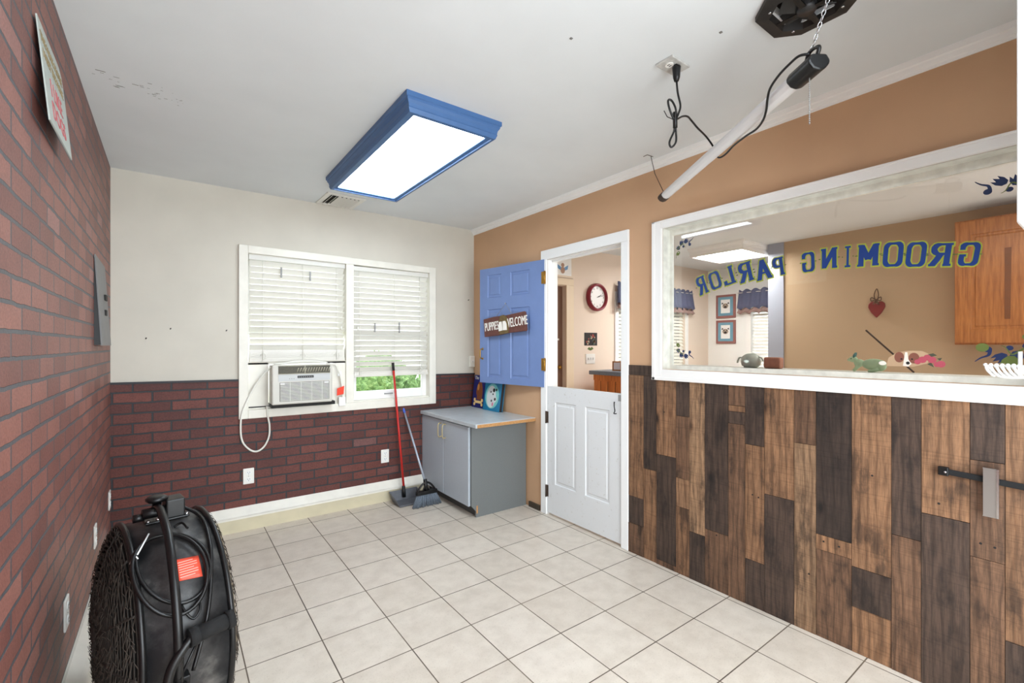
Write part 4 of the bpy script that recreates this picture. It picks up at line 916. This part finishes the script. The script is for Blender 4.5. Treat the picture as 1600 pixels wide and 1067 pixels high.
# coiled cord on the drum
def loop(cs, cd, rs_, rd_, ph, off=.03, n=40, wob=0):
    P_ = []
    for i in range(n):
        a = 2*PI*i/n+ph; P_.append(fp(cs+rs_*math.cos(a), cd+rd_*math.sin(a)+wob*math.cos(a), FR+off))
    return P_
m = MB(); m.tube(loop(-.06, 41, .30, 20, 0, .03, 40, 4), .019, 7, closed=True); m.tube(loop(-.10, 44, .30, 22, .3, .055, 40, 3), .019, 7, closed=True)
m.tube(catmull([fp(.17, 0, FR+.1), fp(.28, 6, FR+.03), fp(.30, 20, FR+.03), fp(.27, 40, FR+.03), fp(.20, 60, FR+.03), fp(.12, 75, FR+.06), fp(.0, 92, FR+.1)], 6), .019, 7)
build('power_cord', m, 'black', fan)
build('cord_hook', MB().tube(catmull([fp(-.05, 62, FR+.01), fp(-.03, 66, FR+.05), fp(.03, 70, FR+.05), fp(.09, 67, FR+.05), fp(.10, 62, FR+.01)], 5), .012, 6), 'black', fan)
build('cord_hook', MB().tube(catmull([fp(.03, 14, FR+.01), fp(.10, 15, FR+.05), fp(.12, 22, FR+.07)], 5), .014, 6), 'black', fan)
build('cable_tie', MB().tube([fp(-.36, 30, FR+.05), fp(-.34, 31, FR+.06), fp(-.22, 21, FR+.10)], .008, 5).tube([fp(-.40, 34, FR+.02), fp(-.36, 30, FR+.06), fp(-.34, 33, FR+.04)], .009, 5), 'white_bright', fan)
m = MB(); m.grid(lambda u, v: fp(-.045+.205*u, 38.8+12*v+1.2*(u-.5), FR+.006), 6, 6); lb = build('warning_label', m, 'red_label', fan, solid=.003)
m = MB()
for i in range(7): m.grid(lambda u, v, i=i: fp(-.03+.165*u*(1 if i % 3 else .8), 40.5+1.35*i+.35*v, FR+.0105), 6, 1)
build('label_print', m, 'label_text', lb, fix=True)
# foam handle on curved tube
hA, hB = fp(-.02, 76.5, FR+.16), fp(.33, 75.5, FR+.13)
m = MB(); m.tube([hA, hB], .075, 14); m.tube([hA-(hB-hA)*.06, hA+(hB-hA)*.16], .088, 14); m.tube([hB-(hB-hA)*.12, hB+(hB-hA)*.06], .088, 14); build('foam_grip', m, 'black_soft', fan)
m = MB(); m.tube(catmull([hA+(hB-hA)*.02, fp(-.10, 80, FR+.17), fp(-.19, 86, FR+.17), fp(-.22, 94, FR+.17), fp(-.18, 104, FR+.15), fp(-.13, 112, FR+.10)], 6), .042, 10); m.tube([fp(.05, 79, FR+.1), fp(-.12, 92, FR+.15)], .012, 6); build('handle_tube', m, 'black', fan)
# floor stand (two skids + wheels)
m = MB()
for s_ in (-.33, .33):
    m.tube([FC+ax_*s_+fd*.75+Vector((0, 0, -FC.z+.06)), FC+ax_*s_-fd*.75+Vector((0, 0, -FC.z+.06))], .045, 10)
    for q in (.45, -.45): m.tube([FC+ax_*s_*.8+fd*q+Vector((0, 0, -FC.z+.06)), FC+ax_*s_*.8+fd*q+Vector((0, 0, -FC.z+.36-.02))], .03, 8)
build('floor_skid', m, 'black', fan)

# ---------------------------------------------------------------- left wall items
t = thing('tin_sign', 'pale tin sign with faded red lettering about dogs, high on the left wall', 'sign', (L+.05, 6.7, 6.56))
F = Matrix.Translation((L+.012, 6.10, 7.53)) @ Matrix.Rotation(0, 4, 'Z')
dl = .09; hh_ = .97; lw = 1.19
dn = Vector((dl, 0, -hh_)).normalized(); F = Matrix((Vector((0, 1, 0)), -dn, Vector((0, 1, 0)).cross(-dn))).transposed().to_4x4(); F.translation = Vector((L+.015, 6.10, 7.53))
pl = [(0, 0), (0, -hh_), (lw, -hh_)]+[(lw, -.18), (lw-.04, -.07), (lw-.14, -.01), (lw-.28, .0)]
build('sheet', MB().prism(pl, F, .012), 'tin', t)
m = text_mb('THE MORE PEOPLE', .125, F @ Matrix.Translation((lw*.47, -.17, .015)), .004); text_mb('I MEET THE MORE', .125, F @ Matrix.Translation((lw*.47, -.32, .015)), .004, m)
build('small_print', m, 'tin_brown', t)
m = text_mb('I LIKE', .25, F @ Matrix.Translation((lw*.47, -.56, .015)), .004); text_mb('DOGS', .25, F @ Matrix.Translation((lw*.47, -.79, .015)), .004, m); build('red_print', m, 'tin_red', t)
t = thing('wall_pocket', 'dark grey flat metal pocket tilted off the left brick wall near the corner', 'wall pocket', (L, 10.95, 4.42))
dn = Vector((.10, 0, -1.52)); 
build('front_sheet', MB().hexa([(L+.09, 10.28, 4.43), (L+.11, 10.28, 4.43), (L+.11, 11.66, 4.43), (L+.09, 11.66, 4.43), (L+.005, 10.28, 5.95), (L+.02, 10.28, 5.95), (L+.02, 11.66, 5.92), (L+.005, 11.66, 5.92)]), 'file_grey', t)
build('inner_box', MB().hexa([(L, 10.32, 4.44), (L+.085, 10.32, 4.44), (L+.085, 11.6, 4.44), (L, 11.6, 4.44), (L, 10.32, 5.9), (L+.005, 10.32, 5.9), (L+.005, 11.6, 5.9), (L, 11.6, 5.9)]), 'black', t)
build_each('latch', MB().box(L+.07, L+.095, 11.0, 11.2, 4.97, 5.07).box(L+.05, L+.085, 11.1, 11.35, 5.25, 5.35), 'dark_slot', t)

# ---------------------------------------------------------------- right wall items
t = thing('leash_rack', 'black strap rod screwed to the planks with a steel comb hanging on it', 'rack', (R-.1, .9, 2.75))
build('rod', MB().hexa([(R-.10, 1.46, 2.80), (R-.06, 1.46, 2.80), (R-.06, -.6, 2.69), (R-.10, -.6, 2.69), (R-.10, 1.46, 2.87), (R-.06, 1.46, 2.87), (R-.06, -.6, 2.76), (R-.10, -.6, 2.76)]), 'black_soft', t, bevel=.01)
build('end_bracket', MB().box(R-.11, R-.045, 1.40, 1.50, 2.78, 2.89), 'black', t, bevel=.01)
build_each('screw', MB().ell((R-.112, 1.43, 2.83), (.008, .014, .014), 8, 6), 'chrome', t)
t = thing('grooming_comb', 'steel grooming comb hanging vertically on the black rod', 'comb', (R-.13, 1.03, 2.40))
build('spine', MB().box(R-.145, R-.115, .955, .975, 2.385, 2.965), 'chrome', t)
m = MB()
for i in range(58): z = 2.40+i*.0098; m.box(R-.135, R-.128, .975, 1.085, z, z+(.0045 if i > 24 else .007))
m.box(R-.14, R-.12, .975, 1.09, 2.955, 2.965).box(R-.14, R-.12, .975, 1.09, 2.385, 2.395); m.box(R-.137, R-.126, .975, 1.088, 2.385, 2.965)
build('teeth', m, 'comb', t)
# white open cabinet door at the right edge, on its wall cabinet
t = thing('wall_cabinet', 'white wall cabinet above, its open door edging into view at the far right', 'cabinet', (R-.5, -.6, 5.3))
build('carcass', MB().box(R-1.0, R, -1.9, .42, 5.32, H-.005), 'trim', t)
build('door', MB().box(4.80, R-1.0, .43, .50, 5.285, H-.02), 'white_bright', t, bevel=.02)
t = thing('plastic_holder', 'white ribbed plastic holder beside the right end of the interior window', 'holder', (R-.2, .75, 4.1))
m = MB(); cy0 = .62
m.tube([(R-.25, .78-.005, 4.36), (R-.25, .775, 4.16)], .018, 8)
for i in range(7):
    y_ = 1.04-.045*i; m.tube(catmull([(R-.34, y_, 4.20), (R-.36, y_-.02, 4.14), (R-.26, y_-.06, 4.075), (R-.16, y_-.04, 4.13), (R-.15, y_, 4.2)], 4), .013, 6); m.ell((R-.345, y_, 4.205), (.02, .02, .02), 8, 6)
m.tube(catmull([(R-.26, 1.04, 4.19), (R-.27, 1.0, 4.12), (R-.26, .93, 4.08), (R-.25, .83, 4.07), (R-.24, .70, 4.08)], 5), .022, 7)
m.box(R-.30, R-.1, .60, .79, 4.08, 4.19); m.box(R-.12, R-.07, .4, .7, 4.06, 4.24)
build('ribs', m, 'white_bright', t)

# ---------------------------------------------------------------- next room
struct('wall_next_back', MB().box(R+.33, 10.5, YN, YN+.5, 0, H).box(10.5, 12.15, YN, YN+.5, 6.70, H).box(12.15, 15.0, YN, YN+.5, 0, H).box(15.0, 19.9, YN, YN+.5, 0, 2.9).box(15.0, 19.9, YN, YN+.5, 6.5, H).box(19.9, XN+.3, YN, YN+.5, 0, H), 'wall_next')
struct('wall_next_far', MB().box(XN, XN+.4, 10.75, YN, 0, H).box(XN, XN+.4, 8.2, 10.75, 0, 2.9).box(XN, XN+.4, 8.2, 10.75, 6.5, H).box(XN, XN+.4, YF, 8.2, 0, H), 'wall_white')
struct('wall_next_partition', MB().box(17.97, 18.25, YF, 7.62, 0, H), 'wall_dim')
cp_ = struct('column_next', MB().box(17.93, 18.29, 7.62, 8.16, 0, H), 'blue_post')
# door_2 in next room rear wall
d2 = thing('door_2', None, None, (11.3, YN, 0), kind='structure')
build('casing', MB().box(12.06, 12.44, YN-.06, YN, 0, 6.72).box(10.2, 10.5, YN-.06, YN, 0, 6.72).box(10.2, 12.44, YN-.06, YN, 6.72, 6.96), mat('cream casing', (240, 222, 194), .5), d2, bevel=.01)
build('door_slab', MB().box(10.5, 12.15, YN+.28, YN+.4, 0, 6.7), mat('brown door paint', (136, 104, 88), .5), d2)
build('knob', MB().ell((11.95, YN+.22, 3.6), (.09, .09, .09), 12, 8), 'brass', d2)
build('door_label', MB().box(11.86, 11.98, YN+.275, YN+.28, 4.63, 4.70), 'paint_white', d2)
# window_3 (rear wall of next room), window_4 (far wall)
def bright_window(name, horiz, a, b, z0, z1, wall):
    w_ = thing(name, None, None, ((a+b)/2, wall, z0) if horiz else (wall, (a+b)/2, z0), kind='structure')
    def bx(a0, a1, c0, c1, d0, d1):   # a along wall, c depth out of wall (positive outwards), d z
        return (a0, a1, wall+c0, wall+c1, d0, d1) if horiz else (wall+c0, wall+c1, a0, a1, d0, d1)
    m = MB()
    for q in (bx(a-.18, a+.03, -.05, 0, z0-.18, z1+.18), bx(b-.03, b+.18, -.05, 0, z0-.18, z1+.18), bx(a, b, -.05, 0, z1-.03, z1+.18), bx(a, b, -.05, 0, z0-.18, z0+.03)): m.box(*q)
    build('casing', m, 'trim', w_)
    build('glass_pane', MB().box(*bx(a, b, .3, .31, z0, z1)), 'glass', w_)
    return w_, bx
w3, bx3 = bright_window('window_3', True, 15.0, 19.9, 2.9, 6.5, YN)
w4, bx4 = bright_window('window_4', False, 8.2, 10.75, 2.9, 6.5, XN)
def next_blind(bx, a, b, z0, z1, label):
    q = bx(a, b, .05, .2, z0, z1); t = thing('window_blind', label, 'blind', ((q[0]+q[1])/2, (q[2]+q[3])/2, z0), 'white slatted blinds in the next room')
    m = MB(); z = z1
    m2 = MB().box(*bx(a, b, .04, .2, z1, z1+.1)); build('head_rail', m2, 'slat', t)
    while z > z0+.05:
        c = [bx(a, b, .05, .065, z-.08, z-.07), None]
        x0_, x1_, y0_, y1_, _, _ = bx(a, b, .06, .16, 0, 0)
        if bx is bx3: m.hexa([(x0_, y0_, z-.13), (x1_, y0_, z-.13), (x1_, y0_+.01, z-.13), (x0_, y0_+.01, z-.13), (x0_, y1_, z), (x1_, y1_, z), (x1_, y1_+.01, z), (x0_, y1_+.01, z)])
        else: m.hexa([(x0_, y0_, z-.13), (x0_, y1_, z-.13), (x0_+.01, y1_, z-.13), (x0_+.01, y0_, z-.13), (x1_, y0_, z), (x1_, y1_, z), (x1_+.01, y1_, z), (x1_+.01, y0_, z)])
        z -= .155
    build('slats', m, 'slat', t)
next_blind(bx3, 15.05, 19.85, 2.95, 6.4, 'white slatted blind by the reception counter in the next room')
next_blind(bx4, 8.25, 10.7, 2.95, 6.4, 'white slatted blind right of the two pug pictures')
def valance(bx, a, b, z0, z1, label):
    q = bx(a, b, -.3, -.1, z0, z1); t = thing('valance', label, 'curtain', ((q[0]+q[1])/2, (q[2]+q[3])/2, z0), 'blue checked valances in the next room')
    nf = int((b-a)*2.6)
    def surf(za, zb, off):
        def fn(u, v):
            p = -.22-.07*math.sin(u*nf*2*PI)-.03*math.sin(u*nf*5.1)-off; zz = za+(zb-za)*v+(.05*math.sin(u*nf*2*PI+1) if v == 0 or v == 1 else 0); spread = 1-.04*v
            al = (a+b)/2+(u-.5)*(b-a)*spread; q = bx(al, al, p*(1-.35*v), p, zz, zz); return (q[0] if bx is bx3 else q[0], q[2], zz)
        return fn
    build('gathered_cloth', MB().grid(surf(z0+.22, z1, 0), nf*8, 4), 'valance', t, solid=.01, fix=False)
    build('print_band', MB().grid(surf(z0, z0+.24, .012), nf*8, 2), 'valance_band', t, solid=.01, fix=False)
    q0 = bx(a, a, -.15, 0, 0, 0); q1 = bx(b, b, -.15, 0, 0, 0)
    build('rod', MB().tube([(q0[0], q0[2], z1-.12), (q1[0], q1[2], z1-.12)], .02, 8), 'white_pl', t)
valance(bx3, 14.75, 20.35, 5.93, 7.05, 'blue checked valance with burgundy border seen through the doorway')
valance(bx4, 7.9, 11.3, 5.95, 7.05, 'blue checked valance right of the two pug pictures')
# clock
ck = thing('wall_clock', 'round wall clock with a dark red rim, seen through the doorway', 'clock', (13.70, YN-.1, 5.83))
F = frameM((13.70, YN, 6.36), (1, 0, 0), (0, 0, 1))    # z = x cross y = -y direction (towards room)
build('rim', MB().lathe([(.44, 0), (.55, 0), (.56, .06), (.54, .17), (.50, .2), (.455, .17), (.44, .1)], F, 40, close=True), mat('burgundy plastic', (132, 24, 44), .3), ck)
build('dial', MB().prism(circle(.46, 36), F @ Matrix.Translation((0, 0, .02)), .06), 'white_bright', ck)
m = MB()
for k in range(12): a = math.radians(90-30*k); build('numeral', text_mb(str(k or 12), .1, F @ Matrix.Translation((.36*math.cos(a), .36*math.sin(a), .085)), .004), 'black', ck)
m = MB(); m.box(-.02, .26, -.012, .012, .09, .094, F @ Matrix.Rotation(math.radians(25), 4, 'Z')).box(-.02, .36, -.009, .009, .096, .1, F @ Matrix.Rotation(math.radians(14), 4, 'Z')); build_each('clock_hand', m, 'black', ck)
# poster, sticker, switch plate
t = thing('poster', 'small black poster with a pale skull-like print under the clock', 'poster', (13.42, YN-.01, 4.43))
t['label'] = 'small black poster under the clock on the peach wall'
build('sheet', MB().box(13.06, 13.78, YN-.01, YN, 4.43, 4.94), mat('black printed sheet', (36, 32, 34), .5, vary=.5, scale=30), t)
rr = random.Random(5); pc_ = [mat('poster red', (160, 70, 56), .5), mat('poster cream', (190, 170, 140), .5), mat('poster green', (70, 90, 80), .5)]
for j in range(3):
    m = MB()
    for k in range(7): m.prism(circle(rr.uniform(.02, .06), 8, rr.uniform(-.24, .24), rr.uniform(-.18, .18)), frameM((13.42, YN-.011-.002*j, 4.68), (1, 0, 0), (0, 0, 1)), .002)
    build_each('print', m, pc_[j], t)
t = build('leaf_sticker', MB().prism([(-.17, 0), (-.08, .07), (0, .03), (.08, .08), (.17, .0), (.06, -.05), (0, -.07), (-.07, -.05)], frameM((13.40, YN, 4.30), (1, 0, 0), (0, 0, 1)), .01), mat('green sticker', (92, 112, 56), .6)); tag(t, 'small green leaf sticker between the poster and switch plate', 'sticker')
t = thing('light_switch', 'white three-toggle switch plate under the small black poster', 'switch', (13.4, YN, 3.7))
build('switch_plate', MB().box(13.13, 13.64, YN-.03, YN, 3.71, 4.10), 'plate', t, bevel=.01)
for x in (13.25, 13.385, 13.52): build('toggle', MB().box(x-.015, x+.015, YN-.08, YN-.03, 3.87, 3.95), 'white_bright', t)
# cherub picture over door_2
t = thing('framed_picture', 'framed picture of a winged figure above the far doorway', 'picture', (11.9, YN, 6.97))
build('frame', MB().box(11.2, 12.42, YN-.06, YN, 7.0, 7.9), mat('cream frame', (232, 216, 196), .5), t, bevel=.01); build('print_sheet', MB().box(11.3, 12.3, YN-.066, YN-.06, 7.08, 7.82), 'white_bright', t)
F = frameM((11.85, YN-.067, 7.36), (1, 0, 0), (0, 0, 1))
m = MB(); m.prism([(-.05, .0), (-.28, .12), (-.25, -.04), (-.1, -.1)], F, .004).prism([(.05, 0), (.28, .12), (.25, -.04), (.1, -.1)][::-1], F, .004); build_each('wing', m, mat('pale blue print', (110, 158, 204), .5), t)
build('body', MB().prism(circle(.08, 12, 0, .1), F, .006).prism(circle(.11, 12, 0, -.09, .13), F, .005), mat('taupe print', (176, 140, 120), .5), t)
build('flower', MB().prism(circle(.09, 10, .02, .36), F, .005), mat('sage and red print', (150, 130, 110), .5), t)
# counter
ct_ = thing('reception_counter', 'orange pine reception counter with a blue-grey top, in the next room', 'counter', (13.6, 10.9, 0))
build('body', MB().box(13.0, 14.4, 9.8, 12.3, 0, 3.33), 'pine', ct_)
m = MB()
for i in range(7): m.box(12.985, 13.0, 9.85+.35*i, 9.86+.35*i, .1, 3.1)
build('groove', m, 'rust', ct_); build('top_rail', MB().box(12.96, 13.0, 9.8, 12.3, 3.12, 3.33), 'pine', ct_)
build('counter_top', MB().box(12.86, 14.6, 9.6, 12.45, 3.33, 3.48), mat('blue grey laminate', (120, 132, 150), .4, vary=.15, scale=60), ct_, bevel=.02)
t = thing('photo_frame', 'small framed print standing on the reception counter', 'picture', (13.3, 11.5, 3.48))
F = frameM((13.25, 11.62, 3.485), (.5, -.87, 0), (0, 0, 1)); build('frame', MB().box(0, .34, 0, .36, -.03, 0, F), 'oak', t, bevel=.005); build_each('print', MB().box(.05, .29, .05, .31, 0, .004, F), mat('pale print', (206, 200, 205), .5), t)
# pug pictures
for zc, lb_ in ((6.35, 'framed pug picture, the upper of the two on the white wall'), (5.10, 'framed pug picture, the lower of the two on the white wall')):
    t = thing('framed_picture', lb_, 'picture', (XN-.05, 11.94, zc-.57), 'pug pictures in the next room')
    build('frame', MB().box(XN-.07, XN, 11.45, 12.43, zc-.57, zc+.57), mat('dusty pink frame', (150, 98, 92), .5), t, bevel=.01)
    F = frameM((XN-.071, 11.94, zc), (0, -1, 0), (0, 0, 1))
    build('mat_board', MB().box(-.38, .38, -.46, .46, 0, .004, F), mat('blue mat board', (110, 160, 182), .6), t)
    build('print_sheet', MB().box(-.23, .23, -.33, .33, .004, .008, F), 'white_bright', t)
    build('dog_face', MB().prism(circle(.15, 18, 0, .02, .13), F @ Matrix.Translation((0, 0, .008)), .003), mat('pug fawn print', (168, 152, 134), .6), t)
    m = MB(); m.prism(circle(.08, 12, 0, -.03, .055), F @ Matrix.Translation((0, 0, .011)), .003)
    for q in (-1, 1): m.prism(circle(.03, 8, q*.07, .07), F @ Matrix.Translation((0, 0, .011)), .003); m.prism([(q*.08, .14), (q*.2, .1), (q*.17, .2)], F @ Matrix.Translation((0, 0, .008)), .003)
    build('muzzle_and_ears', m, 'dark_slot', t)
lightfix(None, 16.2, 18.45, 8.2, 10.4, 'trim', 'lens2', 'square white-framed ceiling light in the next room', zl=7.85)
area('next_room_top_fill', 13.0, 1.5, 7.9, 2, 3, 10, col=(1, .95, .88))  # added overhead fill without a fixture, brightens the sill side
# oak wall cabinet
oc_ = thing('wall_cabinet', 'honey oak wall cabinet with a routed panel door, behind the glass', 'cabinet', (17.4, 2.0, 4.3))
build('carcass', MB().box(17.0, 17.97, -1.5, 2.9, 4.45, 7.75), 'oak', oc_)
for y0_, y1_ in ((.95, 2.88), (-1.2, .9)):
    s_, p_ = panel_door(y0_, y1_, 4.5, 7.7, .07, [(y0_+.3, y1_-.3, 4.85, 7.35)], Matrix.Translation((16.93, 0, 0)))
    dr = build('door', s_, 'oak', oc_, fix=False); build('panel', p_, 'oak', dr, fix=False)
    build('dark_grain', MB().hexa([(16.925, (y0_+y1_)/2-.05, 5.1), (16.93, (y0_+y1_)/2-.05, 5.1), (16.93, (y0_+y1_)/2+.05, 5.1), (16.925, (y0_+y1_)/2+.05, 5.1), (16.925, (y0_+y1_)/2-.07, 6.9), (16.93, (y0_+y1_)/2-.07, 6.9), (16.93, (y0_+y1_)/2+.05, 6.9), (16.925, (y0_+y1_)/2+.05, 6.9)]), mat('dark oak streak', (112, 66, 30), .5), dr)
# heart ornament
t = thing('heart_ornament', 'dark red wooden heart with a twine bow hung on the tan wall', 'ornament', (17.9, 4.85, 5.4))
hs = [(x*.82, y_*.88) for x, y_ in [(.0, -.36), (.16, -.18), (.27, .02), (.26, .15), (.17, .23), (.07, .22), (0, .13), (-.07, .22), (-.17, .23), (-.26, .15), (-.27, .02), (-.16, -.18)]]
F = frameM((17.95, 4.86, 5.62), (0, -1, 0), (0, 0, 1)); build('heart', MB().prism(hs, F, .06), mat('barn red wood', (120, 34, 32), .5), t, bevel=.02)
m = MB(); m.tube(catmull([F @ Vector((0, .15, .05)), F @ Vector((-.06, .4, .05)), F @ Vector((0, .6, .03)), F @ Vector((.05, .4, .05)), F @ Vector((0, .15, .05))], 6), .014, 5)
for q in (-1, 1): m.tube(catmull([F @ Vector((0, .25, .08)), F @ Vector((q*.12, .33, .1)), F @ Vector((q*.12, .22, .1)), F @ Vector((0, .25, .08)), F @ Vector((q*.08, .1, .09))], 5), .016, 5)
build('twine', m, mat('brown twine', (96, 76, 58), .9), t)
t = build('wooden_stick', MB().tube([(8.62, 1.90, 4.04), (8.36, 2.40, 4.66)], .012, 6), mat('dark stick', (70, 56, 44), .7)); tag(t, 'thin dark stick leaning against the far side of the glass', 'stick')
# sill figures behind the glass
GZ = 4.033
cat_m = mat('pale green glazed ceramic', (196, 226, 184), .35, vary=.12, scale=40)
t = thing('rabbit_figurine', 'pale green ceramic rabbit standing on the sill behind the glass', 'figurine', (8.42, 2.45, GZ))
cx0 = 8.42; m = MB()
m.ell((cx0, 2.32, GZ+.115), (.055, .15, .085), 16, 10); m.ell((cx0, 2.24, GZ+.10), (.055, .08, .085), 14, 8); m.ell((cx0, 2.50, GZ+.13), (.04, .07, .06), 12, 8)
m.ell((cx0, 2.575, GZ+.185), (.04, .06, .045), 14, 8); m.ell((cx0, 2.625, GZ+.175), (.022, .03, .022), 10, 6)
for q in (-.02, .02): m.tube([(cx0+q, 2.50, GZ+.10), (cx0+q, 2.54, GZ+.05), (cx0+q, 2.57, GZ+.012)], [.03, .02, .018], 8)
for q in (-.03, .03): m.tube([(cx0+q, 2.25, GZ+.05), (cx0+q, 2.33, GZ+.02), (cx0+q, 2.38, GZ+.015)], [.035, .022, .016], 8)
build('body', m, cat_m, t)
m = MB()
for q in (-.02, .02): m.tube([(cx0+q, 2.565, GZ+.21), (cx0+q*1.3, 2.555, GZ+.25), (cx0+q*1.3, 2.54, GZ+.29)], [.012, .018, .006], 8)
build('ears', m, mat('teal glazed ear', (70, 128, 124), .4), t); build('eye', MB().ell((cx0-.036, 2.592, GZ+.195), (.008, .008, .008), 8, 6), 'black', t)
t = thing('ceramic_figurine', 'pale green round lidded ceramic pot on the sill by the terracotta block', 'figurine', (8.42, 4.13, GZ))
m = MB(); m.lathe([(.10, 0), (.155, .04), (.17, .12), (.14, .2), (.08, .245), (.03, .26), (0, .265)], Matrix.Translation((8.42, 4.13, GZ)), 24)
m.tube(catmull([(8.42, 4.27, GZ+.16), (8.42, 4.34, GZ+.17), (8.42, 4.38, GZ+.08)], 5), .018, 7); m.tube(catmull([(8.42, 4.0, GZ+.2), (8.42, 3.94, GZ+.17), (8.42, 3.92, GZ+.12)], 5), .016, 7); build('body', m, mat('pale celadon ceramic', (222, 236, 226), .35), t)
t = build('terracotta_block', MB().box(8.34, 8.50, 3.60, 3.88, GZ, GZ+.19), mat('terracotta', (200, 140, 116), .7, vary=.15, scale=60), bevel=.03); tag(t, 'terracotta block with rounded corners on the sill under the blue post', 'block')
# sleeping puppy sticker on the glass
t = thing('puppy_sticker', 'sticker of a resting brown and white puppy with pink roses on the glass', 'sticker', (GX, 1.88, 4.14))
F = frameM((GX-.003, 1.88, 4.235), (0, -1, 0), (0, 0, 1)); Z = lambda z: F @ Matrix.Translation((0, 0, z))
build('coat', MB().prism([(-.25, -.10), (-.22, .02), (-.12, .1), (0, .12), (.14, .12), (.26, .06), (.2, -.05), (.05, -.1)], F, .0006), mat('tan fur print', (186, 156, 124), .6), t)
build_each('brown_patch', MB().prism(circle(.055, 14, -.10, .03, .075), Z(.0008), .0006).prism(circle(.06, 14, .06, .02, .075), Z(.0008), .0006), mat('reddish brown fur print', (128, 78, 62), .6), t)
build_each('white_patch', MB().prism([(-.035, .1), (-.01, .1), (0, .0), (.035, -.06), (0, -.1), (-.06, -.09), (-.05, -.02)][::-1], Z(.0016), .0006).prism(circle(.045, 12, -.29, -.06, .03), Z(.0008), .0006), mat('white fur print', (232, 224, 212), .6), t)
build_each('nose_or_eye', MB().prism(circle(.022, 10, -.005, -.05), Z(.0024), .0006).prism(circle(.012, 8, -.075, .005), Z(.0024), .0006).prism(circle(.012, 8, .04, .005), Z(.0024), .0006), 'dark_slot', t)
m = MB()
for i_, (u, v, r_) in enumerate(((.15, -.0, .045), (.20, .03, .04), (.25, -.0, .045), (.30, -.06, .035), (.34, -.055, .045), (.10, -.03, .035))): m.prism(circle(r_, 12, u, v), Z(.0016+.0009*i_), .0006)
build_each('rose', m, mat('pink rose print', (178, 76, 92), .6), t)
build_each('leaf', MB().prism([(.2, .07), (.26, .09), (.3, .06), (.24, .04)], Z(.0022), .0005).prism([(.2, -.06), (.27, -.1), (.24, -.03)], Z(.0022), .0005).prism([(.3, .02), (.35, .03), (.33, -.01)], Z(.0022), .0005), mat('dark leaf print', (70, 74, 58), .6), t)

# ---------------------------------------------------------------- outside the rear window
lawn = build('lawn', MB().box(-25, 50, D+.6, 60, -1.9, -1.7), 'grass'); tag(lawn, 'sunlit lawn beyond the rear window', 'grass', kind='stuff')
rr = random.Random(2)
for i, (x, y, r_) in enumerate(((6.7, 20.5, 1.75), (9.3, 25.0, 2.1), (11.0, 20.6, 1.75))):
    bmx = bmesh.new(); bmesh.ops.create_icosphere(bmx, subdivisions=5, radius=r_)
    for v in bmx.verts: k = 1+.16*math.sin(v.co.x*9+i)*math.sin(v.co.y*8)*math.sin(v.co.z*10)+rr.uniform(-.07, .07); v.co *= k
    m = MB(); m._add([(v.co.x+x, v.co.y+y, v.co.z*1.2+1.3) for v in bmx.verts], [[v.index for v in f.verts] for f in bmx.faces]); bmx.free()
    s_ = build('shrub', m, 'shrub'); tag(s_, ['green shrub outside, seen at the left of the gap under the right blind', 'green shrub outside, farther back in the middle of the gap under the right blind', 'green shrub outside, at the right of the gap under the right blind'][i], 'shrub', 'shrubs outside the rear window')
